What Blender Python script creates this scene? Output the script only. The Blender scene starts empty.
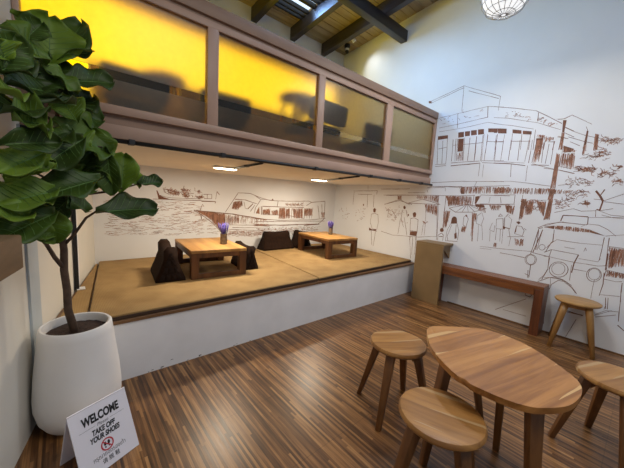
import bpy, bmesh, math, random
from mathutils import Vector, Matrix, Euler
R_ = math.radians
scn = bpy.context.scene
COL = scn.collection

# ------------------------------------------------------------------ materials
def mat_new(name):
    m = bpy.data.materials.new(name); m.use_nodes = True
    nt = m.node_tree; b = nt.nodes['Principled BSDF']
    return m, nt, b
def N(nt, t, **k):
    n = nt.nodes.new(t)
    for a, v in k.items(): setattr(n, a, v)
    return n
def ramp(nt, stops):
    r = N(nt, 'ShaderNodeValToRGB'); e = r.color_ramp.elements
    while len(e) < len(stops): e.new(0.5)
    for el, (p, c) in zip(e, stops): el.position = p; el.color = (*c, 1)
    return r
def plain(name, c, rough=.6, metal=0, var=.08, scale=6, bump=0, spec=.5):
    m, nt, b = mat_new(name); L = nt.links
    tc = N(nt, 'ShaderNodeTexCoord'); no = N(nt, 'ShaderNodeTexNoise')
    no.inputs['Scale'].default_value = scale; no.inputs['Detail'].default_value = 5
    L.new(tc.outputs['Object'], no.inputs['Vector'])
    r = ramp(nt, [(.3, [x*(1-var) for x in c]), (.7, [min(1, x*(1+var)) for x in c])])
    L.new(no.outputs['Fac'], r.inputs['Fac']); L.new(r.outputs['Color'], b.inputs['Base Color'])
    b.inputs['Roughness'].default_value = rough; b.inputs['Metallic'].default_value = metal
    b.inputs['Specular IOR Level'].default_value = spec
    if bump:
        bp = N(nt, 'ShaderNodeBump'); bp.inputs['Strength'].default_value = bump; bp.inputs['Distance'].default_value = .004
        n2 = N(nt, 'ShaderNodeTexNoise'); n2.inputs['Scale'].default_value = scale*14; L.new(tc.outputs['Object'], n2.inputs['Vector'])
        L.new(n2.outputs['Fac'], bp.inputs['Height']); L.new(bp.outputs['Normal'], b.inputs['Normal'])
    return m
def wood(name, stops, axis=1, scale=14, stretch=.07, rough=.45, coord='Object', plank=0, paxis=0, sap=None):
    """grain runs along the given axis; plank > 0 adds glued boards of that width across paxis"""
    m, nt, b = mat_new(name); L = nt.links
    tc = N(nt, 'ShaderNodeTexCoord'); mp = N(nt, 'ShaderNodeMapping')
    s = [1, 1, 1]; s[axis] = stretch; mp.inputs['Scale'].default_value = s
    L.new(tc.outputs[coord], mp.inputs['Vector'])
    no = N(nt, 'ShaderNodeTexNoise'); no.inputs['Scale'].default_value = scale; no.inputs['Detail'].default_value = 8
    no.inputs['Roughness'].default_value = .62; no.inputs['Distortion'].default_value = .6
    L.new(mp.outputs['Vector'], no.inputs['Vector'])
    fac = no.outputs['Fac']
    if plank:
        sx = N(nt, 'ShaderNodeSeparateXYZ'); L.new(tc.outputs[coord], sx.inputs[0])
        dv = N(nt, 'ShaderNodeMath', operation='DIVIDE'); dv.inputs[1].default_value = plank
        L.new(sx.outputs[paxis], dv.inputs[0])
        fl = N(nt, 'ShaderNodeMath', operation='FLOOR'); L.new(dv.outputs[0], fl.inputs[0])
        wn = N(nt, 'ShaderNodeTexWhiteNoise', noise_dimensions='1D'); L.new(fl.outputs[0], wn.inputs['W'])
        mx = N(nt, 'ShaderNodeMath', operation='MULTIPLY_ADD'); mx.inputs[1].default_value = .28; 
        L.new(wn.outputs['Value'], mx.inputs[0])
        sb = N(nt, 'ShaderNodeMath', operation='SUBTRACT'); L.new(fac, sb.inputs[0]); sb.inputs[1].default_value = .14
        L.new(sb.outputs[0], mx.inputs[2]); fac = mx.outputs[0]
    r = ramp(nt, stops); L.new(fac, r.inputs['Fac'])
    colr = r.outputs['Color']
    if plank and sap:
        fr = N(nt, 'ShaderNodeMath', operation='FRACT'); L.new(dv.outputs[0], fr.inputs[0])
        n3 = N(nt, 'ShaderNodeTexNoise'); n3.inputs['Scale'].default_value = 5; n3.inputs['Detail'].default_value = 2
        mp3 = N(nt, 'ShaderNodeMapping'); s3 = [1, 1, 1]; s3[axis] = .3; mp3.inputs['Scale'].default_value = s3
        L.new(tc.outputs[coord], mp3.inputs['Vector']); L.new(mp3.outputs['Vector'], n3.inputs['Vector'])
        m1 = N(nt, 'ShaderNodeMath', operation='MULTIPLY_ADD'); L.new(n3.outputs['Fac'], m1.inputs[0]); m1.inputs[1].default_value = 1.2; m1.inputs[2].default_value = -.60
        lt = N(nt, 'ShaderNodeMath', operation='LESS_THAN'); L.new(fr.outputs[0], lt.inputs[0]); L.new(m1.outputs[0], lt.inputs[1])
        mix = N(nt, 'ShaderNodeMix', data_type='RGBA'); L.new(lt.outputs[0], mix.inputs['Factor'])
        L.new(colr, mix.inputs['A']); mix.inputs['B'].default_value = (*sap, 1); colr = mix.outputs['Result']
    L.new(colr, b.inputs['Base Color'])
    b.inputs['Roughness'].default_value = rough
    return m
def emis(name, c, strength, base=(.8, .8, .8)):
    m, nt, b = mat_new(name)
    b.inputs['Base Color'].default_value = (*base, 1)
    b.inputs['Emission Color'].default_value = (*c, 1); b.inputs['Emission Strength'].default_value = strength
    return m

def floor_mat():
    m, nt, b = mat_new('bamboo_strip_floor'); L = nt.links
    tc = N(nt, 'ShaderNodeTexCoord'); sx = N(nt, 'ShaderNodeSeparateXYZ'); L.new(tc.outputs['Object'], sx.inputs[0])
    def M(op, a, bb=None, c=None):
        n = N(nt, 'ShaderNodeMath', operation=op)
        for i, v in enumerate((a, bb, c)):
            if v is None: continue
            if isinstance(v, (int, float)): n.inputs[i].default_value = v
            else: L.new(v, n.inputs[i])
        return n.outputs[0]
    row = M('FLOOR', M('DIVIDE', sx.outputs[0], .0145)); yy = M('DIVIDE', sx.outputs[1], .52); seg = M('FLOOR', yy)
    cb = N(nt, 'ShaderNodeCombineXYZ'); L.new(row, cb.inputs[0]); L.new(M('FLOOR', M('ADD', M('DIVIDE', sx.outputs[1], .85), M('MULTIPLY', M('SINE', M('MULTIPLY', row, 12.9898)), 7.3))), cb.inputs[1])
    wn = N(nt, 'ShaderNodeTexWhiteNoise', noise_dimensions='2D'); L.new(cb.outputs[0], wn.inputs['Vector'])
    mp = N(nt, 'ShaderNodeMapping'); mp.inputs['Scale'].default_value = (1, .05, 1); L.new(tc.outputs['Object'], mp.inputs['Vector'])
    no = N(nt, 'ShaderNodeTexNoise'); no.inputs['Scale'].default_value = 85; no.inputs['Detail'].default_value = 6; L.new(mp.outputs['Vector'], no.inputs['Vector'])
    fac = M('ADD', M('MULTIPLY', wn.outputs['Value'], .36), M('MULTIPLY', no.outputs['Fac'], .66))
    r = ramp(nt, [(.25, (.040, .016, .005)), (.45, (.125, .053, .017)), (.6, (.235, .108, .036)), (.8, (.40, .21, .076))])
    L.new(fac, r.inputs['Fac'])
    fr = M('FRACT', yy); seam = M('LESS_THAN', fr, .006)
    fx = M('FRACT', M('DIVIDE', sx.outputs[0], .0145)); seam2 = M('LESS_THAN', fx, .05)
    sm = M('MAXIMUM', seam, seam2)
    mix = N(nt, 'ShaderNodeMix', data_type='RGBA'); L.new(M('MULTIPLY', sm, .4), mix.inputs['Factor']); L.new(r.outputs['Color'], mix.inputs['A'])
    mix.inputs['B'].default_value = (.02, .009, .004, 1); L.new(mix.outputs['Result'], b.inputs['Base Color'])
    rr = N(nt, 'ShaderNodeMapRange'); L.new(no.outputs['Fac'], rr.inputs['Value']); rr.inputs['To Min'].default_value = .27; rr.inputs['To Max'].default_value = .42
    L.new(rr.outputs['Result'], b.inputs['Roughness'])
    bp = N(nt, 'ShaderNodeBump'); bp.inputs['Strength'].default_value = .15; bp.inputs['Distance'].default_value = .002
    L.new(fac, bp.inputs['Height']); L.new(bp.outputs['Normal'], b.inputs['Normal'])
    return m
def weave_mat(name, c1, c2):
    m, nt, b = mat_new(name); L = nt.links
    tc = N(nt, 'ShaderNodeTexCoord')
    w1 = N(nt, 'ShaderNodeTexWave', wave_type='BANDS', bands_direction='X'); w1.inputs['Scale'].default_value = 32; w1.inputs['Distortion'].default_value = 1.2
    w2 = N(nt, 'ShaderNodeTexWave', wave_type='BANDS', bands_direction='Y'); w2.inputs['Scale'].default_value = 18; w2.inputs['Distortion'].default_value = 2
    no = N(nt, 'ShaderNodeTexNoise'); no.inputs['Scale'].default_value = 5; no.inputs['Detail'].default_value = 6
    for w in (w1, w2, no): L.new(tc.outputs['Object'], w.inputs['Vector'])
    a = N(nt, 'ShaderNodeMath', operation='MULTIPLY'); L.new(w1.outputs['Fac'], a.inputs[0]); L.new(w2.outputs['Fac'], a.inputs[1])
    a2 = N(nt, 'ShaderNodeMath', operation='MULTIPLY_ADD'); L.new(a.outputs[0], a2.inputs[0]); a2.inputs[1].default_value = .5; L.new(no.outputs['Fac'], a2.inputs[2])
    r = ramp(nt, [(.35, c1), (.9, c2)]); L.new(a2.outputs[0], r.inputs['Fac']); L.new(r.outputs['Color'], b.inputs['Base Color'])
    bp = N(nt, 'ShaderNodeBump'); bp.inputs['Strength'].default_value = .4; bp.inputs['Distance'].default_value = .003
    L.new(a.outputs[0], bp.inputs['Height']); L.new(bp.outputs['Normal'], b.inputs['Normal'])
    b.inputs['Roughness'].default_value = .85; b.inputs['Specular IOR Level'].default_value = .2
    return m
def frost_mat(name, tint, rough):
    m, nt, b = mat_new(name); L = nt.links; nt.nodes.remove(b)
    out = nt.nodes['Material Output']
    tc = N(nt, 'ShaderNodeTexCoord'); no = N(nt, 'ShaderNodeTexNoise'); no.inputs['Scale'].default_value = 30; L.new(tc.outputs['Object'], no.inputs['Vector'])
    r = ramp(nt, [(.3, [x*.94 for x in tint]), (.7, tint)]); L.new(no.outputs['Fac'], r.inputs['Fac'])
    rf = N(nt, 'ShaderNodeBsdfRefraction'); rf.inputs['IOR'].default_value = 1.2; rf.inputs['Roughness'].default_value = rough; L.new(r.outputs['Color'], rf.inputs['Color'])
    df = N(nt, 'ShaderNodeBsdfDiffuse'); df.inputs['Color'].default_value = (.25, .2, .15, 1)
    gl = N(nt, 'ShaderNodeBsdfGlossy'); gl.inputs['Roughness'].default_value = .35
    m1 = N(nt, 'ShaderNodeMixShader'); m1.inputs[0].default_value = .05; L.new(rf.outputs[0], m1.inputs[1]); L.new(df.outputs[0], m1.inputs[2])
    m2 = N(nt, 'ShaderNodeMixShader'); m2.inputs[0].default_value = .04; L.new(m1.outputs[0], m2.inputs[1]); L.new(gl.outputs[0], m2.inputs[2])
    L.new(m2.outputs[0], out.inputs['Surface'])
    return m
def clear_mat(name, tint):
    m, nt, b = mat_new(name); L = nt.links; nt.nodes.remove(b)
    out = nt.nodes['Material Output']
    tr = N(nt, 'ShaderNodeBsdfTransparent'); tr.inputs['Color'].default_value = (*tint, 1)
    gl = N(nt, 'ShaderNodeBsdfGlossy'); gl.inputs['Roughness'].default_value = .03
    m1 = N(nt, 'ShaderNodeMixShader'); m1.inputs[0].default_value = .05; L.new(tr.outputs[0], m1.inputs[1]); L.new(gl.outputs[0], m1.inputs[2])
    L.new(m1.outputs[0], out.inputs['Surface'])
    return m
def leaf_mat():
    m, nt, b = mat_new('fig_leaf_green'); L = nt.links
    oi = N(nt, 'ShaderNodeObjectInfo'); tc = N(nt, 'ShaderNodeTexCoord')
    r = ramp(nt, [(0, (.025, .050, .006)), (.5, (.060, .115, .012)), (1, (.18, .29, .025))]); L.new(oi.outputs['Random'], r.inputs['Fac'])
    no = N(nt, 'ShaderNodeTexNoise'); no.inputs['Scale'].default_value = 9; L.new(tc.outputs['Object'], no.inputs['Vector'])
    mx = N(nt, 'ShaderNodeMix', data_type='RGBA', blend_type='MULTIPLY'); mx.inputs['Factor'].default_value = .5
    r2 = ramp(nt, [(.3, (.5, .5, .5)), (.7, (1, 1, 1))]); L.new(no.outputs['Fac'], r2.inputs['Fac'])
    L.new(r.outputs['Color'], mx.inputs['A']); L.new(r2.outputs['Color'], mx.inputs['B']); L.new(mx.outputs['Result'], b.inputs['Base Color'])
    b.inputs['Roughness'].default_value = .5; b.inputs['Specular IOR Level'].default_value = .35
    return m

M = {}
M['floor'] = floor_mat()
M['wall'] = plain('white_wall_paint', (.79, .80, .82), .75, var=.02, scale=3)
M['wall_l'] = plain('cream_wall_paint', (.72, .69, .62), .75, var=.03, scale=3)
M['riser'] = plain('white_riser_paint', (.83, .83, .84), .7, var=.04, scale=5)
M['soffit'] = plain('cream_soffit_paint', (.84, .78, .68), .8, var=.02)
M['bluegrey'] = plain('daylight_blue_grey', (.50, .55, .58), .7, var=.03)  # cool daylight on the left wall strip, put into the base colour
M['taupe'] = plain('taupe_painted_timber', (.30, .185, .125), .5, var=.06, scale=4)
M['taupe2'] = plain('taupe_painted_frame', (.45, .29, .215), .45, var=.05, scale=4)
M['ceil'] = wood('roof_board_timber', [(.3, (.34, .25, .13)), (.6, (.48, .38, .21)), (.8, (.58, .48, .29))], axis=0, scale=10, plank=.13, paxis=1, rough=.6)
M['beam'] = wood('dark_stained_beam', [(.3, (.028, .024, .03)), (.7, (.065, .055, .066))], axis=1, scale=12, rough=.5)
M['tie'] = wood('black_stained_beam', [(.3, (.012, .010, .011)), (.7, (.03, .025, .026))], axis=0, scale=12, rough=.5)
M['sepia'] = plain('sepia_ink', (.18, .075, .044), .8, var=.25, scale=20)
M['wash'] = plain('sepia_wash', (.34, .165, .105), .8, var=.3, scale=20)
M['edge'] = wood('platform_edge_timber', [(.3, (.10, .045, .018)), (.7, (.26, .13, .05))], axis=0, scale=14)
M['mat'] = weave_mat('woven_straw', (.27, .165, .068), (.42, .275, .118))
M['matband'] = plain('brown_cloth_binding', (.05, .026, .014), .9)
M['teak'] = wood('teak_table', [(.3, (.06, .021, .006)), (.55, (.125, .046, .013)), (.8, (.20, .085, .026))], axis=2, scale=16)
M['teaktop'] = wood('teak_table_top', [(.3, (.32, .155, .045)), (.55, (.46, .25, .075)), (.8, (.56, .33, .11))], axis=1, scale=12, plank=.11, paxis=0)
M['benchw'] = wood('reddish_bench_timber', [(.3, (.10, .030, .009)), (.55, (.21, .070, .020)), (.8, (.32, .125, .038))], axis=1, scale=16, rough=.35)
M['benchleg'] = wood('reddish_bench_leg_timber', [(.3, (.07, .020, .008)), (.55, (.15, .045, .015)), (.8, (.22, .08, .025))], axis=2, scale=16, rough=.4)
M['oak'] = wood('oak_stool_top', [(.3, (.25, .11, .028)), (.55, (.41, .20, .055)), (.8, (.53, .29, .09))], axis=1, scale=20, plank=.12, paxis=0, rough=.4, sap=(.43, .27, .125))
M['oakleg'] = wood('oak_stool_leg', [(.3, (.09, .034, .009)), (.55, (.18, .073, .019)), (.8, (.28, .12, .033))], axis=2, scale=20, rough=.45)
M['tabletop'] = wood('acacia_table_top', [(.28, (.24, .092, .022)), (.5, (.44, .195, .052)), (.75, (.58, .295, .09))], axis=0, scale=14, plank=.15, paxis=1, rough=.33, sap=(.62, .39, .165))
M['barw'] = wood('honey_stool_timber', [(.3, (.24, .115, .032)), (.55, (.38, .20, .06)), (.8, (.48, .28, .095))], axis=2, scale=14, rough=.4)
M['bartop'] = wood('honey_stool_seat', [(.3, (.28, .14, .04)), (.55, (.42, .23, .075)), (.8, (.52, .31, .11))], axis=1, scale=14, rough=.4)
M['sidebox'] = plain('olive_brown_laminate', (.22, .135, .055), .5, var=.1, scale=4)
M['cush'] = weave_mat('dark_brown_cushion_cloth', (.008, .004, .003), (.02, .011, .008))
M['cushside'] = plain('chocolate_cushion_cloth', (.022, .011, .007), .9, spec=.1, var=.2, scale=25, bump=.3)
M['pot'] = plain('white_ceramic_pot', (.78, .76, .74), .55, var=.03, scale=4, bump=.05)
M['soil'] = plain('brown_potting_soil', (.05, .026, .018), .95, var=.5, scale=60, bump=1)
M['bark'] = plain('brown_bark', (.075, .045, .03), .85, var=.3, scale=30, bump=.5)
M['leaf'] = leaf_mat()
M['vein'] = plain('pale_leaf_vein', (.11, .21, .045), .5)
M['black'] = plain('black_metal', (.012, .012, .013), .45)
M['white'] = plain('white_plastic', (.8, .8, .8), .4, var=.02)
M['paper'] = plain('white_sign_board', (.80, .78, .84), .5, var=.01)
M['ink'] = plain('black_print', (.012, .012, .014), .6)
M['greyink'] = plain('grey_print', (.16, .16, .18), .6)
M['redink'] = plain('red_print', (.50, .02, .035), .6)
M['purple'] = plain('lavender_flower', (.11, .08, .34), .8, var=.4, scale=60)
M['stem'] = plain('grey_green_stem', (.13, .16, .07), .8, var=.3)
M['vase'] = plain('smoky_glass_vase', (.16, .115, .075), .15, var=.4, scale=30)
M['counter'] = wood('walnut_counter', [(.3, (.075, .042, .02)), (.7, (.16, .095, .045))], axis=1, scale=12, rough=.5)
M['darkseat'] = plain('charcoal_upholstery', (.03, .03, .036), .8, var=.15)
M['chairw'] = wood('amber_chair_timber', [(.3, (.25, .12, .035)), (.7, (.42, .24, .08))], axis=2, scale=14)
M['frost'] = frost_mat('frosted_glass_film', (.74, .64, .46), .30)
M['clear'] = clear_mat('smoked_clear_glass', (.80, .72, .60))
M['yellow'] = emis('yellow_backlit_panel', (1.0, .76, .003), 2.9, (.7, .5, .05))
M['daylit'] = emis('daylit_skylight_pane', (.62, .80, 1), 1.3)
M['lampglow'] = emis('warm_lamp_diffuser', (1.0, .82, .55), 14)
M['pendglow'] = emis('pendant_glow', (.97, .98, 1.0), .95, (.25, .25, .25))
M['wire'] = plain('grey_white_wire', (.42, .42, .43), .5, var=.05)
M['spotglow'] = emis('spotlight_glow', (.95, .98, 1), 12)
M['loftwall'] = plain('golden_brown_wall', (.30, .19, .08), .8, var=.1, scale=8)

# ------------------------------------------------------------------ mesh helpers
def link(name, bm, m, parent=None, smooth=False, mats=None):
    me = bpy.data.meshes.new(name); bmesh.ops.recalc_face_normals(bm, faces=bm.faces); bm.to_mesh(me); bm.free()
    for mm in (mats or [m]): me.materials.append(mm)
    if smooth:
        for p in me.polygons: p.use_smooth = True
        if smooth == 'auto':
            try: me.set_sharp_from_angle(angle=R_(38))
            except Exception: pass
    o = bpy.data.objects.new(name, me); COL.objects.link(o)
    if parent: o.parent = parent
    return o
def tag(o, label=None, cat=None, group=None, kind=None):
    if label: o['label'] = label
    if cat: o['category'] = cat
    if group: o['group'] = group
    if kind: o['kind'] = kind
    return o
def struct(o, label=None): 
    o['kind'] = 'structure'
    if label: o['label'] = label
    return o
def empty(name, loc, rz=0):
    o = bpy.data.objects.new(name, None); COL.objects.link(o); o.location = loc; o.rotation_euler = (0, 0, rz); o.empty_display_size = .1
    return o
def box(bm, a, b, bev=0, seg=2, mi=0, rot=None, piv=None):
    a, b = Vector(a), Vector(b); c = (a+b)/2; s = b-a
    r = bmesh.ops.create_cube(bm, size=1); vs = r['verts']
    bmesh.ops.scale(bm, vec=s, verts=vs); bmesh.ops.translate(bm, vec=c, verts=vs)
    if rot is not None: bmesh.ops.rotate(bm, cent=piv if piv is not None else c, matrix=rot, verts=vs)
    if mi:
        for f in {f for v in vs for f in v.link_faces}: f.material_index = mi
    if bev:
        es = list({e for v in vs for e in v.link_edges})
        r = bmesh.ops.bevel(bm, geom=es, offset=bev, segments=seg, affect='EDGES', profile=.5)
        if mi:
            for f in r['faces']: f.material_index = mi
def bx(name, a, b, m, parent=None, bev=0, seg=2):
    bm = bmesh.new(); box(bm, a, b, bev, seg); return link(name, bm, m, parent, smooth='auto' if bev else False)
def lathe(bm, prof, n=40, c=(0, 0, 0), cap0=True, cap1=True):
    rings = []
    for r, z in prof:
        rings.append([bm.verts.new((c[0]+r*math.cos(2*math.pi*i/n), c[1]+r*math.sin(2*math.pi*i/n), c[2]+z)) for i in range(n)])
    for a, b in zip(rings, rings[1:]):
        for i in range(n): bm.faces.new((a[i], a[(i+1) % n], b[(i+1) % n], b[i]))
    if cap0: bm.faces.new(rings[0][::-1])
    if cap1: bm.faces.new(rings[-1])
def tube(bm, pts, rad, n=10, caps=True):
    pts = [Vector(p) for p in pts]
    rad = rad if isinstance(rad, (list, tuple)) else [rad]*len(pts)
    rings = []; up = None
    for i, p in enumerate(pts):
        t = (pts[min(i+1, len(pts)-1)]-pts[max(i-1, 0)]).normalized()
        if up is None: up = t.orthogonal().normalized()
        u = (up - t*up.dot(t)).normalized(); v = t.cross(u); up = u
        rings.append([bm.verts.new(p+(u*math.cos(2*math.pi*k/n)+v*math.sin(2*math.pi*k/n))*rad[i]) for k in range(n)])
    for a, b in zip(rings, rings[1:]):
        for k in range(n): bm.faces.new((a[k], a[(k+1) % n], b[(k+1) % n], b[k]))
    if caps: bm.faces.new(rings[0][::-1]); bm.faces.new(rings[-1])
def blade(bm, p0, p1, w0, w1, d0, d1, xdir, bev=.006):
    """tapered rectangular leg from p0 (top) to p1 (foot); xdir = radial direction for depth"""
    p0, p1 = Vector(p0), Vector(p1); xd = Vector(xdir).normalized(); yd = Vector((0, 0, 1)).cross(xd).normalized()
    vs = []
    for p, w, d in ((p0, w0, d0), (p1, w1, d1)):
        for sx, sy in ((-1, -1), (1, -1), (1, 1), (-1, 1)):
            vs.append(bm.verts.new(p+xd*sx*d/2+yd*sy*w/2))
    fs = [(3, 2, 1, 0), (4, 5, 6, 7)]+[(i, (i+1) % 4, 4+(i+1) % 4, 4+i) for i in range(4)]
    for f in fs: bm.faces.new([vs[i] for i in f])
    if bev:
        es = list({e for v in vs for e in v.link_edges})
        bmesh.ops.bevel(bm, geom=es, offset=bev, segments=2, affect='EDGES', profile=.5)
def slab(bm, outline, z0, z1, bev=.008, seg=3):
    b = [bm.verts.new((x, y, z0)) for x, y in outline]; t = [bm.verts.new((x, y, z1)) for x, y in outline]
    n = len(outline); es = []
    fb = bm.faces.new(b[::-1]); ft = bm.faces.new(t)
    for i in range(n): bm.faces.new((b[i], b[(i+1) % n], t[(i+1) % n], t[i]))
    if bev:
        es = list(ft.edges)+list(fb.edges)
        bmesh.ops.bevel(bm, geom=es, offset=bev, segments=seg, affect='EDGES', profile=.5)
def copy_tree(o, parent=None):
    c = o.copy(); COL.objects.link(c)
    if parent: c.parent = parent
    for ch in list(o.children): copy_tree(ch, c)
    return c
def smooth_closed(pts, n=8):
    out = []; k = len(pts)
    for i in range(k):
        p0, p1, p2, p3 = [Vector(pts[(i+j) % k]) for j in (-1, 0, 1, 2)]
        for j in range(n):
            t = j/n
            out.append(.5*((2*p1)+(p2-p0)*t+(2*p0-5*p1+4*p2-p3)*t*t+(3*p1-p0-3*p2+p3)*t**3))
    return [(v[0], v[1]) for v in out]

XR, YP, YB, ZP, YL = 4.20, 2.34, 4.21, .46, 2.215
def XL(y): return -.63+.2144*y
cam_d = bpy.data.cameras.new('camera'); cam = bpy.data.objects.new('camera', cam_d); COL.objects.link(cam)
cam_d.sensor_width = 36; cam_d.lens = 16.7952; cam_d.clip_start = .02
cam.matrix_world = Matrix(((0.759840, 0.039822, -0.648889, 0), (-0.647715, 0.131967, -0.750366, 0), (0.055751, 0.990454, 0.126067, 1.4), (0, 0, 0, 1)))
scn.camera = cam
W_STR = .27
EXPO = 0.0
LIGHTS = [('room_light', (1.2, -.6, 3.6), (0, 0, 0), 1.2, 1.2, 48, (1, .94, .87)),
          ('pendant_light', (2.95, 1.06, 3.02), (0, 0, 0), .3, .3, 21, (1, .95, .88)),
          ('upper_wall_fill', (2.2, 1.7, 4.12), (R_(-8), R_(-30), 0), 1.3, 1.6, 40, (.36, .62, 1)),  # unseen added blue fill for the upper wall, no roof opening here
          ('skylight_light', (2.62, 3.5, 4.04), (R_(-35), R_(-58), 0), .55, .4, 14, (.30, .56, 1))]

# ------------------------------------------------------------------ setting
struct(bx('floor', (-2.2, -2.6, -.1), (XR+.1, YB+.1, 0), M['floor']), 'dark brown strip wood floor')
def roof_z(y): return 4.10+.10*(4.2-y)
# left wall: follows its own line, slightly splayed
def left_wall():
    bm = bmesh.new(); y0, y1 = -.6, YB+.12
    q = [(XL(y0)-.12, y0), (XL(y0), y0), (XL(y1), y1), (XL(y1)-.12, y1)]
    slab(bm, q, 0, 4.75, 0); return link('wall_left', bm, M['wall_l'])
struct(left_wall())
struct(bx('wall_back', (XL(YB)-.2, YB, 0), (XR+.1, YB+.1, 4.3), M['wall']))
struct(bx('wall_right', (XR, -1.6, 0), (XR+.1, YB, 4.75), M['wall']))
# thin strip on the left wall, bluish daylight painted into its colour
def on_left(name, y0, y1, z0, z1, th, m, parent=None, bev=.003):
    d = Vector((.2144, 1, 0)).normalized(); nrm = Vector((d.y, -d.x, 0))
    a, b = Vector((XL(y0), y0, 0)), Vector((XL(y1), y1, 0)); bm = bmesh.new()
    q = [a, b, b+nrm*th, a+nrm*th]
    slab(bm, [(v.x, v.y) for v in q][::-1], z0, z1, bev, 1); return link(name, bm, m, parent)
struct(on_left('trim_daylight_strip', 2.18, 2.33, 0, 1.69, .012, M['bluegrey']), 'strip of painted-in bluish daylight on the left wall behind the plant')
struct(on_left('trim_panel', 3.235, 3.30, .50, 1.665, .02, M['wall']), 'white edge board beside the black pipe')

# seating platform (built in)
pf = bpy.data.objects.new('platform', None); COL.objects.link(pf); struct(pf, 'raised seating platform with a white front'); pf.location = (2, YP, 0)
def loc_parent(o, par):
    o.parent = par; o.matrix_parent_inverse = Matrix.Translation(-Vector(par.location)); return o
bm = bmesh.new(); slab(bm, [(XL(YP)+.003, YP), (XR, YP), (XR, YB), (XL(YB)+.003, YB)], 0, .436, 0)
loc_parent(link('riser', bm, M['riser']), pf)
bm = bmesh.new(); slab(bm, [(XL(YP)+.003, YP-.012), (XR, YP-.012), (XR, YB), (XL(YB)+.003, YB)], .436, .462, .003, 1)
loc_parent(link('deck', bm, M['edge']), pf)
# scuffs along the foot of the riser
bm = bmesh.new(); rnd = random.Random(4)
for cx, n, s in ((.18, 9, .07), (.5, 5, .12), (1.1, 4, .3), (.75, 2, .1)):
    for i in range(n):
        x = cx+rnd.uniform(-s, s); z = rnd.choice([.004, .006, .012, .05]); w = rnd.uniform(.004, .016); hh = rnd.uniform(.003, .007)
        bm.faces.new([bm.verts.new((x+a, YP-.0008, z+b)) for a, b in ((-w, 0), (w*.6, -hh*.3), (w, hh*.6), (-w*.4, hh))])
loc_parent(link('scuff_marks', bm, M['ink']), pf)
# base strip of the mural wall
struct(bx('baseboard_right', (XR-.012, -1.6, 0), (XR, 1.77, .012), M['edge']))

# ------------------------------------------------------------------ mats
def floor_mat_thing(outline, label):
    o = empty('floor_mat', (sum(p[0] for p in outline)/4, sum(p[1] for p in outline)/4, .462))
    tag(o, label, 'mat', 'woven mats on the platform')
    bm = bmesh.new(); slab(bm, [(x-o.location.x, y-o.location.y) for x, y in outline], .004, .040, .010, 2)
    link('mat_surface', bm, M['mat'], o, True)
    (xa, ya), (xb, yb) = outline[0], outline[1]
    bm = bmesh.new(); slab(bm, [(xa-o.location.x, ya-.004-o.location.y), (xb-o.location.x, yb-.004-o.location.y), (xb-o.location.x, yb+.02-o.location.y), (xa-o.location.x, ya+.02-o.location.y)], 0, .028, .006, 2)
    link('binding', bm, M['matband'], o)
    return o
floor_mat_thing([(.10, 2.345), (2.165, 2.35), (2.36, 4.19), (.31, 4.19)], 'wide woven straw mat under the left low table on the platform')
floor_mat_thing([(2.185, 2.35), (4.18, 2.40), (4.18, 4.19), (2.38, 4.19)], 'woven straw mat under the right low table by the street mural')
bm = bmesh.new(); slab(bm, [(-.09, 2.345), (.085, 2.345), (.295, 4.15), (.275, 4.17)], .463, .478, .004, 1)
tag(link('floor_runner', bm, M['mat']), 'narrow straw strip between the left wall and the wide mat', 'mat')

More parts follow.
